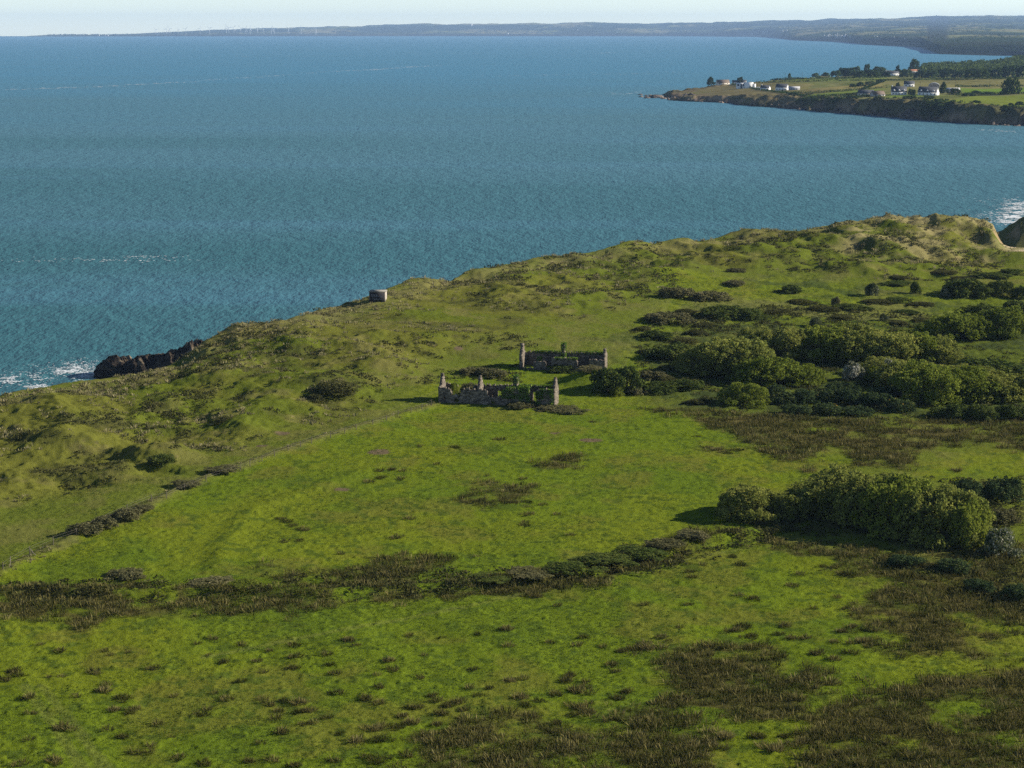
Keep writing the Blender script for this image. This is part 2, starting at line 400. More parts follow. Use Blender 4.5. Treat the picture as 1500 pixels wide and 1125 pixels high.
def land_h(x, y, micro=False):
    x = np.asarray(x, float); y = np.asarray(y, float)
    h = base_h(x, y)
    dn = mask(DUNE, x, y, 9) * (1 - 0.8 * mask(PLAIN, x, y, 8))
    h = h + dn * ((ridged(x, y, 34, 4, 21) - 0.55) * 3.4 + (fbm(x, y, 13, 3, 5) - 0.5) * 2.2) * (1 + 0.9 * smooth(540, 680, y))
    h = h + (1 - dn) * (fbm(x, y, 45, 3, 9) - 0.5) * 1.2
    for (a, b, _), (px, py, rx, ry, hh, sh) in zip(zip(*_bp), BUMPS):
        q = ((x - a) / rx) ** 2 + ((y - b) / ry) ** 2
        h = h + hh * np.exp(-q ** (sh / 2.0))
    for (a, b, _), (px, py, rx, ry, hh) in zip(zip(*_hp), HOLLOWS):
        q = ((x - a) / rx) ** 2 + ((y - b) / ry) ** 2
        h = h - hh * np.exp(-q ** 2)
    db = sdist(BANK, x, y, False); h = h + 0.7 * np.exp(-(db / 1.6) ** 2) - 0.35 * np.exp(-((db - 3.2) / 1.2) ** 2)
    df = sdist(FENCE_LINE, x, y, False); h = h + 0.45 * np.exp(-(df / 1.3) ** 2)
    dt = sdist(TERRACE, x, y, False); h = h + 0.35 * np.exp(-(dt / 2.2) ** 2)
    sd0 = coast_sd(x, y)
    h = h + np.interp(x / y, CORR_S, CORR_Z) * np.exp(-(sd0 / 20.0) ** 2)
    sd = sd0 + (fbm(x, y, 9, 3, 77) - 0.5) * 4
    h = -4 + (h + 4) * smooth(-16, -1.0, sd)
    q = ((x - MOUND[0]) / 22) ** 2 + ((y - MOUND[1]) / 20) ** 2
    h = np.maximum(h, -4 + 17.0 * np.exp(-q * 1.1) + (ridged(x, y, 9, 3, 4) - 0.5) * 2)
    if micro:
        hm = fbm(x, y, 4.5, 3, 31) - 0.5
        fine = fbm(x, y, 1.1, 3, 41) - 0.5
        rough = np.maximum(dn, 0.75 * mask(REAR, x, y, 8, 5, 9))
        h = h + (0.14 + 0.75 * rough) * hm + (0.20 + 0.42 * rough) * fine + 0.14 * (fbm(x, y, 0.45, 2, 51) - 0.5) + 0.55 * np.clip(fbm(x, y, 0.75, 3, 57) - 0.54, 0, 0.3) * (1 - dn)
    return h

def G(px, py):
    x, y, z = march(land_h, px, py)
    return x, y, z

# ------------------------------------------------------------------ cover polygons
RUSH_POLYS = {
    'r1': [(-80, 882), (40, 866), (110, 862), (200, 858), (190, 884), (200, 902), (110, 922), (60, 908), (-80, 902)],
    'r2': [(210, 884), (260, 872), (330, 878), (400, 876), (480, 872), (470, 892), (430, 900), (330, 896), (260, 892), (220, 900)],
    'r3': [(392, 832), (470, 838), (520, 832), (570, 818), (640, 812), (660, 816), (690, 814), (660, 838), (600, 862), (500, 870), (440, 866), (400, 860)],
    'r4': [(640, 870), (700, 852), (800, 836), (900, 812), (985, 782), (1040, 772), (1030, 800), (980, 826), (880, 854), (820, 862), (720, 872), (660, 876)],
    'r4b': [(560, 880), (600, 868), (640, 866), (620, 880), (580, 886)],
    'r2b': [(200, 892), (330, 884), (480, 880), (560, 868), (690, 860), (690, 870), (560, 882), (480, 896), (330, 902), (220, 902)],
    'r5': [(676, 732), (686, 714), (716, 706), (750, 708), (776, 716), (758, 726), (752, 742), (716, 742)],
    'r6': [(796, 680), (806, 670), (836, 668), (852, 676), (836, 686), (806, 686)],
    'r7': [(940, 600), (1000, 598), (1080, 606), (1200, 614), (1340, 618), (1520, 600), (1600, 640), (1520, 660), (1450, 652), (1360, 652), (1330, 690), (1260, 684), (1250, 660), (1210, 650), (1180, 690), (1110, 664), (1070, 636), (1000, 612)],
    'r8': [(1080, 778), (1130, 790), (1200, 800), (1270, 806), (1350, 818), (1520, 800), (1540, 870), (1520, 930), (1470, 920), (1400, 960), (1320, 950), (1268, 912), (1262, 862), (1220, 822), (1120, 806)],
    'r9': [(620, 1070), (700, 1032), (740, 1046), (800, 1062), (890, 1066), (990, 1066), (1040, 1130), (1020, 1180), (560, 1180), (610, 1110)],
    'r10': [(932, 964), (980, 952), (1040, 940), (1110, 944), (1180, 972), (1260, 1000), (1320, 1020), (1280, 1040), (1180, 1018), (1170, 1050), (1120, 1060), (1040, 1050), (980, 1028), (976, 988)],
    'r10b': [(876, 1046), (930, 1026), (1000, 1030), (1060, 1060), (1000, 1078), (900, 1072)],
    'r11': [(1180, 1050), (1250, 1020), (1330, 1008), (1400, 990), (1540, 976), (1560, 1180), (1200, 1180), (1190, 1100)],
    'r12': [(1240, 930), (1330, 944), (1420, 930), (1460, 960), (1400, 970), (1300, 962)],
}
RP = {k: poly_w(v) for k, v in RUSH_POLYS.items()}
RUSH_DENS = {'r1': .95, 'r2': .9, 'r2b': .75, 'r3': .85, 'r4': .85, 'r4b': .6, 'r5': 1.0, 'r6': 1.0, 'r7': .85, 'r8': .95, 'r9': 1.0, 'r10': 1.0, 'r10b': .95, 'r11': 1.0, 'r12': .8}
def rush_field(x, y):
    d = np.zeros(x.shape)
    pn = fbm(x, y, 5.5, 3, 61); pn2 = fbm(x, y, 16, 2, 65)
    for k, p in RP.items():
        bb = (x > p[:, 0].min() - 8) & (x < p[:, 0].max() + 8) & (y > p[:, 1].min() - 10) & (y < p[:, 1].max() + 10)
        if not bb.any(): continue
        xs, ys = x[bb], y[bb]
        m = smooth(-2.2, 2.0, sdist(p, xs, ys) + (fbm(xs, ys, 4, 3, 8) - 0.5) * 7)
        gaps = smooth(0.28, 0.43, pn[bb]) * 0.8 + 0.2 * smooth(0.3, 0.5, pn2[bb])
        d[bb] = np.maximum(d[bb], m * RUSH_DENS[k] * gaps)
    return d

FIELD = poly_w([(-300, 950), (-60, 845), (60, 812), (200, 750), (330, 692), (540, 622), (640, 592), (820, 592), (960, 592), (1080, 640), (1180, 690), (1120, 780), (1260, 830), (1280, 960), (1560, 1000), (1560, 1180), (-400, 1180)])
LUSH = [poly_w(p) for p in ([(1345, 696), (1352, 676), (1420, 662), (1540, 652), (1540, 700), (1400, 706)], [(1150, 688), (1196, 662), (1290, 656), (1250, 690), (1180, 700)], [(1160, 632), (1215, 624), (1212, 640)],
         [(1255, 830), (1330, 812), (1560, 900), (1560, 1180), (1200, 1180)], [(880, 560), (930, 500), (985, 430), (1010, 436), (965, 500), (960, 545)], [(1110, 440), (1180, 436), (1300, 440), (1380, 432), (1330, 444), (1190, 446)], [(960, 400), (1060, 405), (1200, 430), (1100, 440), (960, 420)])]
INNER = poly_w([(600, 570), (680, 545), (760, 520), (880, 540), (960, 545), (1010, 560), (1000, 590), (850, 590), (620, 594)])
REAR = poly_w([(880, 500), (960, 470), (980, 440), (1000, 415), (1150, 400), (1300, 420), (1500, 440), (1700, 460), (1700, 620), (1000, 600), (920, 560)])
SCRUBFLOOR = poly_w([(940, 590), (960, 500), (1010, 480), (1150, 470), (1300, 480), (1700, 490), (1700, 615), (1100, 612)])
SAND = poly_w([(1468, 352), (1485, 350), (1560, 356), (1560, 382), (1488, 374), (1476, 372), (1478, 362)])
STRAW = poly_w([(1220, 350), (1300, 330), (1440, 330), (1480, 362), (1440, 385), (1380, 372), (1300, 388), (1240, 372)])
DIRT = [(556, 664, 2.0, 1.6), (866, 647, 2.2, 1.2), (502, 716, 1.4, 0.8), (672, 510, 1.2, 1.2), (814, 636, 1.2, .5), (384, 654, 1.2, .8), (412, 635, 1.6, 1.0)]
_dp = march(base_h, [d[0] for d in DIRT], [d[1] for d in DIRT])
TRACKS = [poly_w(p) for p in ([(640, 572), (600, 590), (500, 628), (380, 668), (250, 712), (190, 735)], [(1100, 800), (600, 905), (300, 960)],
          [(60, 1000), (110, 1060), (160, 1130)], [(35, 1000), (80, 1060), (125, 1130)], [(900, 560), (930, 500), (965, 470), (985, 430)])]

def lerp3(a, b, t): return a + (b - a) * t[..., None]
def cover_color(x, y, h, sd, slope):
    n_l = fbm(x, y, 30, 3, 101); n_m = fbm(x, y, 7, 4, 103); n_s = fbm(x, y, 1.6, 3, 105)
    c = np.empty((len(x), 3)); c[:] = (0.098, 0.122, 0.018)
    c = lerp3(c, np.array((0.115, 0.122, 0.030)), smooth(0.42, 0.65, n_m))
    # dunes: olive with straw tops and darker hollows
    dn = mask(DUNE, x, y, 7, 4, 10)
    du = np.empty_like(c); du[:] = (0.112, 0.118, 0.022)
    du = lerp3(du, np.array((0.092, 0.115, 0.015)), smooth(0.42, 0.6, n_l))
    du = lerp3(du, np.array((0.150, 0.136, 0.050)), smooth(0.55, 0.72, n_m) * 0.55)
    du = lerp3(du, np.array((0.055, 0.058, 0.020)), smooth(0.54, 0.70, fbm(x, y, 9, 4, 107)) * 0.6)
    edge = smooth(16, 2, sd) * dn
    du = lerp3(du, np.array((0.19, 0.17, 0.08)), edge * 0.55)
    c = lerp3(c, du, dn)
    st = mask(STRAW, x, y, 8, 6, 9)
    c = lerp3(c, np.array((0.23, 0.20, 0.10)), st * smooth(0.38, 0.6, n_m) * 0.8)
    # grazed field
    fm = mask(FIELD, x, y, 2.5, 2, 6); im = np.maximum(mask(INNER, x, y, 4, 2, 6), 0)
    g = np.empty_like(c); g[:] = (0.104, 0.146, 0.012)
    g = lerp3(g, np.array((0.124, 0.154, 0.013)), smooth(0.42, 0.62, n_l))
    g = lerp3(g, np.array((0.080, 0.124, 0.012)), smooth(0.55, 0.72, fbm(x, y, 14, 4, 111)) * 0.55)
    g = lerp3(g, np.array((0.125, 0.120, 0.025)), smooth(0.52, 0.7, fbm(x, y, 10, 4, 113)) * 0.55)
    g = lerp3(g, np.array((0.045, 0.072, 0.012)), smooth(0.58, 0.70, n_s) * 0.7)
    stripe = np.sin((x * 0.92 + y * 0.33) * 1.15 + 1.2 * n_l) + 0.6 * np.sin((x * 0.92 + y * 0.33) * 0.31)
    near = smooth(330, 260, y)
    g = g * (1 + 0.075 * stripe * near)[:, None]
    c = lerp3(c, g, np.maximum(fm, im * 0.95))
    # damp pasture behind, right
    rm = mask(REAR, x, y, 8, 5, 9)
    r = np.empty_like(c); r[:] = (0.104, 0.132, 0.014)
    r = lerp3(r, np.array((0.052, 0.075, 0.018)), smooth(0.46, 0.60, n_m))
    r = lerp3(r, np.array((0.135, 0.135, 0.045)), smooth(0.52, 0.68, n_l) * 0.7)
    c = lerp3(c, r, rm * (1 - fm) * 0.9)
    for p in LUSH:
        c = lerp3(c, g * (0.92 + 0.2 * n_m)[:, None], mask(p, x, y, 3, 3, 6) * 0.85)
    sf = mask(SCRUBFLOOR, x, y, 6, 5, 8)
    c = lerp3(c, np.array((0.045, 0.060, 0.02)), sf * (1 - fm) * (0.45 + 0.4 * smooth(0.4, 0.6, n_m)))
    rd = rush_field(x, y)
    rc = np.empty_like(c); rc[:] = (0.056, 0.066, 0.016)
    rc = lerp3(rc, np.array((0.075, 0.060, 0.026)), smooth(0.45, 0.6, fbm(x, y, 8, 3, 115)))
    c = lerp3(c, rc, np.clip(rd * 0.95, 0, 0.8))
    # fence bank, tracks, bare soil
    df = sdist(FENCE_LINE, x, y, False)
    c = lerp3(c, np.array((0.115, 0.10, 0.048)), smooth(1.9, 0.6, df + (n_m - .5) * 5) * 0.5)
    for t in TRACKS:
        c = lerp3(c, np.array((0.135, 0.15, 0.038)), smooth(1.0, 0.3, sdist(t, x, y, False) + (n_m - .5)) * 0.45)
    for (a, b, _), (_, _, rx, ry) in zip(zip(*_dp), DIRT):
        q = ((x - a) / rx) ** 2 + ((y - b) / (ry * 1.5)) ** 2 + (n_s - 0.5) * 1.2
        c = lerp3(c, np.array((0.12, 0.092, 0.06)), smooth(1.2, 0.6, q))
    sm = mask(SAND, x, y, 4, 3, 7)
    c = lerp3(c, np.array((0.40, 0.33, 0.235)), np.maximum(sm, smooth(6.5, 4.5, h) * smooth(-3, 3, sd)) * (0.35 + 0.65 * smooth(0.36, 0.52, n_m)))
    # steep faces and the seaward drop: bare sandy earth and dark rock
    mq = np.exp(-(((x - MOUND[0]) / 24) ** 2 + ((y - MOUND[1]) / 24) ** 2) * 1.2)
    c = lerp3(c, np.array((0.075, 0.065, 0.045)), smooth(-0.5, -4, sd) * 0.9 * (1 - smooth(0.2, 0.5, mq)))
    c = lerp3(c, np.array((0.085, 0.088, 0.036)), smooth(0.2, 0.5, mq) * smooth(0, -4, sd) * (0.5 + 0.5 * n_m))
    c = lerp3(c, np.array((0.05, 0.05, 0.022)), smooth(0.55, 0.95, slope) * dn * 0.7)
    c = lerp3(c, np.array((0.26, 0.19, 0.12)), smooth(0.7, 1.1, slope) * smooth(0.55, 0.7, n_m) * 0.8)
    return np.clip(c * (0.90 + 0.22 * n_s)[:, None], 0.004, 0.8)

def build_ground():
    nx, ny = 1050, 1250
    s = np.linspace(-0.40, 0.46, nx)
    u = np.linspace(0, 1, ny)
    yi = 1.0 / (1 / 135.0 + (1 / 930.0 - 1 / 135.0) * u)
    yl = 135 * (930 / 135.0) ** u
    ys = 0.55 * yi + 0.45 * yl
    Y, Sx = np.meshgrid(ys, s, indexing='ij')
    X = (Sx * (Y + 40)).ravel(); Y = Y.ravel()
    Z = land_h(X, Y, True)
    Zg = Z.reshape(ny, nx)
    gy = np.gradient(Zg, axis=0) / np.maximum(np.gradient(ys)[:, None], 1e-3)
    gx = np.gradient(Zg, axis=1) / ((s[1] - s[0]) * (ys[:, None] + 40))
    slope = np.sqrt(gx ** 2 + gy ** 2).ravel()
    sd = coast_sd(X, Y)
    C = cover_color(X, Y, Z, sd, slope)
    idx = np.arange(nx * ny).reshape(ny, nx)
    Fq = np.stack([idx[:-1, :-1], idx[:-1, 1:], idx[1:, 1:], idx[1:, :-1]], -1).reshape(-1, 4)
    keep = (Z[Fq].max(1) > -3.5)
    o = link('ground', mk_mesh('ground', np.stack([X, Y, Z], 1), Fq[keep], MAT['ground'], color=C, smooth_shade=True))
    tag(o, kind='structure')
build_ground()
# ------------------------------------------------------------------ sea
SKY_STRENGTH = 0.076
EXPOSURE = 0.95
HAZE_COL = (0.42, 0.64, 1.0, 1)
HAZE_D = 2.5e-5
SEA_R = 28000.0
def sea_mat():
    m, nt, out = new_mat('sea water')
    tc = N(nt, 'ShaderNodeTexCoord')
    def mapped(sx, sy, rz=0.0):
        mp = N(nt, 'ShaderNodeMapping'); mp.inputs['Scale'].default_value = (sx, sy, 1); mp.inputs['Rotation'].default_value = (0, 0, rz)
        nt.links.new(tc.outputs['Object'], mp.inputs['Vector']); return mp.outputs[0]
    # water body colour: green-blue shallows near the shore, bluer out at sea, large soft patches
    geo = N(nt, 'ShaderNodeSeparateXYZ'); nt.links.new(tc.outputs['Object'], geo.inputs[0])
    big = noise_node(nt, 1.0, 3, 0.5, vec=mapped(0.0011, 0.0028, 0.1))
    mr = N(nt, 'ShaderNodeMapRange'); mr.inputs['From Min'].default_value = 450; mr.inputs['From Max'].default_value = 4200
    nt.links.new(geo.outputs['Y'], mr.inputs['Value'])
    ad = N(nt, 'ShaderNodeMath', operation='MULTIPLY_ADD'); ad.inputs[1].default_value = 0.7; 
    nt.links.new(big.outputs['Fac'], ad.inputs[0]); 
    sb = N(nt, 'ShaderNodeMath', operation='ADD'); sb.inputs[1].default_value = -0.35
    nt.links.new(mr.outputs[0], sb.inputs[0]); nt.links.new(sb.outputs[0], ad.inputs[2])
    col = ramp(nt, ad.outputs[0], [(0.0, (0.027, 0.104, 0.124)), (0.35, (0.055, 0.148, 0.192)), (1.0, (0.050, 0.172, 0.262))])
    # wind streaks / slicks
    stz = noise_node(nt, 1.0, 4, 0.55, vec=mapped(0.0009, 0.010, 0.06))
    sl = ramp(nt, stz.outputs['Fac'], [(0.52, (0, 0, 0)), (0.70, (1, 1, 1))])
    b = N(nt, 'ShaderNodeBsdfDiffuse')                    # light coming back out of the water body
    gl = N(nt, 'ShaderNodeBsdfGlossy'); gl.inputs['Roughness'].default_value = 0.32
    mxc = N(nt, 'ShaderNodeMix', data_type='RGBA'); mxc.inputs['B'].default_value = (0.05, 0.16, 0.235, 1)
    sf = N(nt, 'ShaderNodeMath', operation='MULTIPLY'); sf.inputs[1].default_value = 0.30
    nt.links.new(sl.outputs['Color'], sf.inputs[0]); nt.links.new(sf.outputs[0], mxc.inputs['Factor'])
    nt.links.new(col.outputs['Color'], mxc.inputs['A']); nt.links.new(mxc.outputs['Result'], b.inputs['Color'])
    # share of sky mirrored by the wave faces: more on the calm slicks
    gf = N(nt, 'ShaderNodeMath', operation='MULTIPLY_ADD'); gf.inputs[1].default_value = 0.03; gf.inputs[2].default_value = 0.10
    nt.links.new(sl.outputs['Color'], gf.inputs[0])
    # waves: chop and swell
    w1 = noise_node(nt, 1.0, 4, 0.6, vec=mapped(0.46, 0.16, 0.03))
    w2 = noise_node(nt, 1.0, 3, 0.55, vec=mapped(0.10, 0.060, -0.02))
    w3 = noise_node(nt, 1.0, 3, 0.6, vec=mapped(1.1, 0.42, 0.08))
    a1 = N(nt, 'ShaderNodeMath', operation='MULTIPLY_ADD'); a1.inputs[1].default_value = 2.0
    nt.links.new(w2.outputs['Fac'], a1.inputs[0]); nt.links.new(w1.outputs['Fac'], a1.inputs[2])
    a2 = N(nt, 'ShaderNodeMath', operation='MULTIPLY_ADD'); a2.inputs[1].default_value = 0.35
    nt.links.new(w3.outputs['Fac'], a2.inputs[0]); nt.links.new(a1.outputs[0], a2.inputs[2])
    bn = N(nt, 'ShaderNodeBump'); bn.inputs['Strength'].default_value = 1.0; bn.inputs['Distance'].default_value = 0.95
    nt.links.new(a2.outputs[0], bn.inputs['Height']); nt.links.new(bn.outputs['Normal'], b.inputs['Normal']); nt.links.new(bn.outputs['Normal'], gl.inputs['Normal'])
    mx = N(nt, 'ShaderNodeMixShader'); nt.links.new(gf.outputs[0], mx.inputs[0]); nt.links.new(b.outputs[0], mx.inputs[1]); nt.links.new(gl.outputs[0], mx.inputs[2])
    nt.links.new(mx.outputs[0], out.inputs['Surface'])
    return m
def build_sea():
    n = 720
    a = np.linspace(0, 2 * PI, n, endpoint=False)
    rings = [60, 1500, 5000, 12000, SEA_R]
    V = [np.stack([r * np.cos(a), r * np.sin(a), np.zeros(n)], 1) for r in rings]
    i = np.arange(n); j = (i + 1) % n
    Q = [np.stack([k * n + i, k * n + j, (k + 1) * n + j, (k + 1) * n + i], 1) for k in range(len(rings) - 1)]
    V.append(np.zeros((1, 3)))
    T = np.stack([j, i, np.full(n, len(rings) * n)], 1)[:, ::-1]
    o = link('sea', mk_mesh('sea', np.concatenate(V), [np.concatenate(Q), T], sea_mat()))
    tag(o, kind='structure')
build_sea()
# ------------------------------------------------------------------ foliage builders
def unit(v): return v / (np.linalg.norm(v, axis=-1, keepdims=True) + 1e-9)

def diamonds(p, d, L, Wd, rng, nrm=None):
    """leaf-like quads at p along d"""
    n = len(p)
    r = unit(rng.normal(size=(n, 3)))
    if nrm is not None: r = nrm
    s = unit(np.cross(d, r))
    if nrm is not None: d = unit(d - 0.75 * nrm * (d * nrm).sum(1)[:, None])
    L = L[:, None]; Wd = Wd[:, None]
    V = np.stack([p - d * L * 0.5, p + s * Wd * 0.5 + d * L * 0.05, p + d * L * 0.5, p - s * Wd * 0.5 + d * L * 0.05], 1).reshape(-1, 3)
    return V, np.arange(4 * n).reshape(n, 4)

def crown_arrays(lobes, n, leaf, rng, up=0.5, fill=0.45, floor=-0.06, ragged=0.12):
    """leaf cloud over a set of lobes (cx,cy,cz,rx,ry,rz); returns V, F, tone per vertex"""
    lo = np.array(lobes, float)
    area = (lo[:, 3] * lo[:, 4] + lo[:, 3] * lo[:, 5] + lo[:, 4] * lo[:, 5]); pr = area / area.sum()
    k = rng.choice(len(lo), n, p=pr)
    d = unit(rng.normal(size=(n, 3)))
    d[:, 2] = np.where(d[:, 2] < -0.6, -d[:, 2], d[:, 2])
    r = 1 - fill * rng.random(n) ** 1.7 + ragged * rng.normal(size=n) * 0.5
    c = lo[k, :3]; R = lo[k, 3:]
    p = c + d * R * r[:, None]
    dpt = np.full(n, 9.0)
    for j in range(len(lo)):
        q = np.linalg.norm((p - lo[j, :3]) / lo[j, 3:], axis=1)
        dpt = np.minimum(dpt, np.where(k == j, 9, q))
    ok = (dpt > 0.62) & (p[:, 2] > floor)
    p, d, k = p[ok], d[ok], k[ok]
    n = len(p)
    dirv = unit(d * 0.7 + np.array((0, 0, up)) + rng.normal(size=(n, 3)) * 0.45)
    L = leaf * rng.uniform(0.7, 1.5, n); Wd = L * rng.uniform(0.4, 0.75, n)
    nrm = unit(d * 0.9 + np.array((0, 0, 0.35)) + rng.normal(size=(n, 3)) * 0.55)      # most leaves face out of the crown
    V, F = diamonds(p, dirv, L, Wd, rng, nrm)
    lt = rng.normal(size=len(lo)) * 0.10
    tone = np.clip(0.45 + lt[k] + rng.normal(size=n) * 0.17, 0, 1)
    return V, F, np.repeat(tone, 4)

def dome_lobes(rng, m, spread=0.66, r0=0.33, top=0.60, squat=1.0):
    L = [(0, 0, top * 0.7, 0.55, 0.55, top * 0.75)]
    for i in range(m):
        a = 2 * PI * (i + rng.uniform(-0.3, 0.3)) / m * (1 if i < m * 0.6 else 1.7)
        q = spread * math.sqrt(rng.uniform(0.15, 1))
        r = r0 * rng.uniform(0.7, 1.25)
        z = (1 - (q / 0.95) ** 2) * (1 - r) * rng.uniform(0.75, 1.1) * squat + 0.05
        L.append((q * math.cos(a), q * math.sin(a), max(z, 0.12), r, r, r * rng.uniform(0.7, 1.2)))
    k = max(6, m // 2)
    for i in range(k):                                       # skirt of low branches reaching the ground
        a = 2 * PI * (i + rng.uniform(-0.3, 0.3)) / k; q = rng.uniform(0.58, 0.84); r = rng.uniform(0.16, 0.30)
        L.append((q * math.cos(a), q * math.sin(a), rng.uniform(0.06, 0.20), r, r, rng.uniform(0.16, 0.30)))
    return L

def clump_lobes(rng, base, m, r0, r1):
    """tufts of foliage sitting on the outside of the main lobes"""
    lo = np.array(base, float); out = [tuple(l[:3]) + tuple(np.array(l[3:]) * 0.86) for l in base]
    area = (lo[:, 3] * lo[:, 4]); pr = area / area.sum(); n = 0
    while n < m:
        k = rng.choice(len(lo), p=pr); d = unit(rng.normal(size=3)); d[2] = abs(d[2]) if rng.random() < 0.8 else d[2]
        p = lo[k, :3] + d * lo[k, 3:] * rng.uniform(0.84, 1.0)
        if p[2] < 0.02 or min(np.linalg.norm((p - l[:3]) / l[3:]) for l in lo) < 0.80: 
            if rng.random() > 0.06: continue
        r = rng.uniform(r0, r1); out.append((p[0], p[1], p[2], r, r, r * rng.uniform(0.9, 1.5))); n += 1
    return out

def trunk_mesh(name, rng, stems=5, h=0.6):
    b = MB()
    for i in range(stems):
        a = 2 * PI * i / stems + rng.uniform(-0.4, 0.4); q = rng.uniform(0.25, 0.55)
        tip = np.array((q * math.cos(a), q * math.sin(a), h * rng.uniform(0.75, 1.1)))
        mid = tip * np.array((0.4, 0.4, 0.5)) + rng.normal(size=3) * 0.03
        b.tube([(0.03 * math.cos(a), 0.03 * math.sin(a), -0.1), mid, tip], [0.032, 0.022, 0.008], 6)
        for j in range(2):
            t2 = tip + np.array((rng.uniform(-.25, .25), rng.uniform(-.25, .25), rng.uniform(.05, .2)))
            b.tube([mid, (mid + t2) / 2 + rng.normal(size=3) * 0.02, t2], [0.014, 0.010, 0.004], 5)
    return b.mesh(name, MAT['bark'])

PROTO = {}
def crown_proto(kind, matname, n, leaf, count, lob, seed0, tufts=(), **kw):
    PROTO[kind] = []
    for i in range(count):
        rng = np.random.default_rng(seed0 + i)
        lb = dome_lobes(rng, lob)
        if tufts: lb = clump_lobes(rng, lb, *tufts)
        V, F, t = crown_arrays(lb, n, leaf, rng, **kw)
        PROTO[kind].append(mk_mesh(kind + ' crown', V, F, MAT[matname], attrs={'tone': t}))
crown_proto('willow', 'willow', 26000, 0.050, 5, 18, 100, tufts=(260, 0.045, 0.10), up=0.6, ragged=0.2)
crown_proto('fresh', 'fresh', 24000, 0.052, 4, 16, 200, tufts=(240, 0.05, 0.105), up=0.6, ragged=0.2)
crown_proto('dark', 'dark', 9000, 0.08, 3, 11, 300, tufts=(90, 0.09, 0.17), up=0.3)
crown_proto('gorse', 'gorse', 7000, 0.085, 4, 12, 400, tufts=(90, 0.09, 0.17), up=0.4)
crown_proto('bramble', 'bramble', 7000, 0.09, 4, 12, 500, tufts=(80, 0.09, 0.19), up=0.35, ragged=0.25)
crown_proto('hawthorn', 'hawthorn', 5500, 0.095, 3, 11, 600, up=0.4)
crown_proto('farleaf', 'farleaf', 900, 0.2, 3, 8, 700, up=0.3)
TRUNKS = [trunk_mesh('trunk', np.random.default_rng(40 + i)) for i in range(3)]
_k = {}
def pick(kind):
    _k[kind] = _k.get(kind, -1) + 1
    return PROTO[kind][_k[kind] % len(PROTO[kind])]

def plant(name, label, cat, kind, px, py, wpx, hpx, group=None, trunk=True, depth=1.0, sink=0.0, hf=None, cname='crown'):
    x, y, z = (v[0] for v in march(hf or land_h, px, py)) if hf is None else hf(px, py)
    dist = math.sqrt(x * x + y * y + (CAM_Z - z) ** 2)
    w = wpx * dist / FOC / 2 / 0.93; h = hpx * dist / FOC / 0.98
    rz = float(RNG.uniform(0, 6.28)) if abs(depth - 1) < 0.3 else 0.0
    yb = y + w * depth * 0.75                            # pixel marks the near foot of the crown
    zb = float(land_h(np.array([x]), np.array([yb]))[0]) if hf is None else z
    h = max(h - (yb - y) * 0.17 * 0.8, h * 0.55)
    if trunk:
        r = link(name, None, None, (x, yb, zb - sink), rz, (w, w * depth, h)); r.empty_display_size = 0.3
        link('trunk', TRUNKS[_k.get(kind, 0) % 3], r)
        link(cname, pick(kind), r)
    else:
        r = link(name, pick(kind), None, (x, yb, zb - sink), rz, (w, w * depth, h))
    return tag(r, label, cat, group)

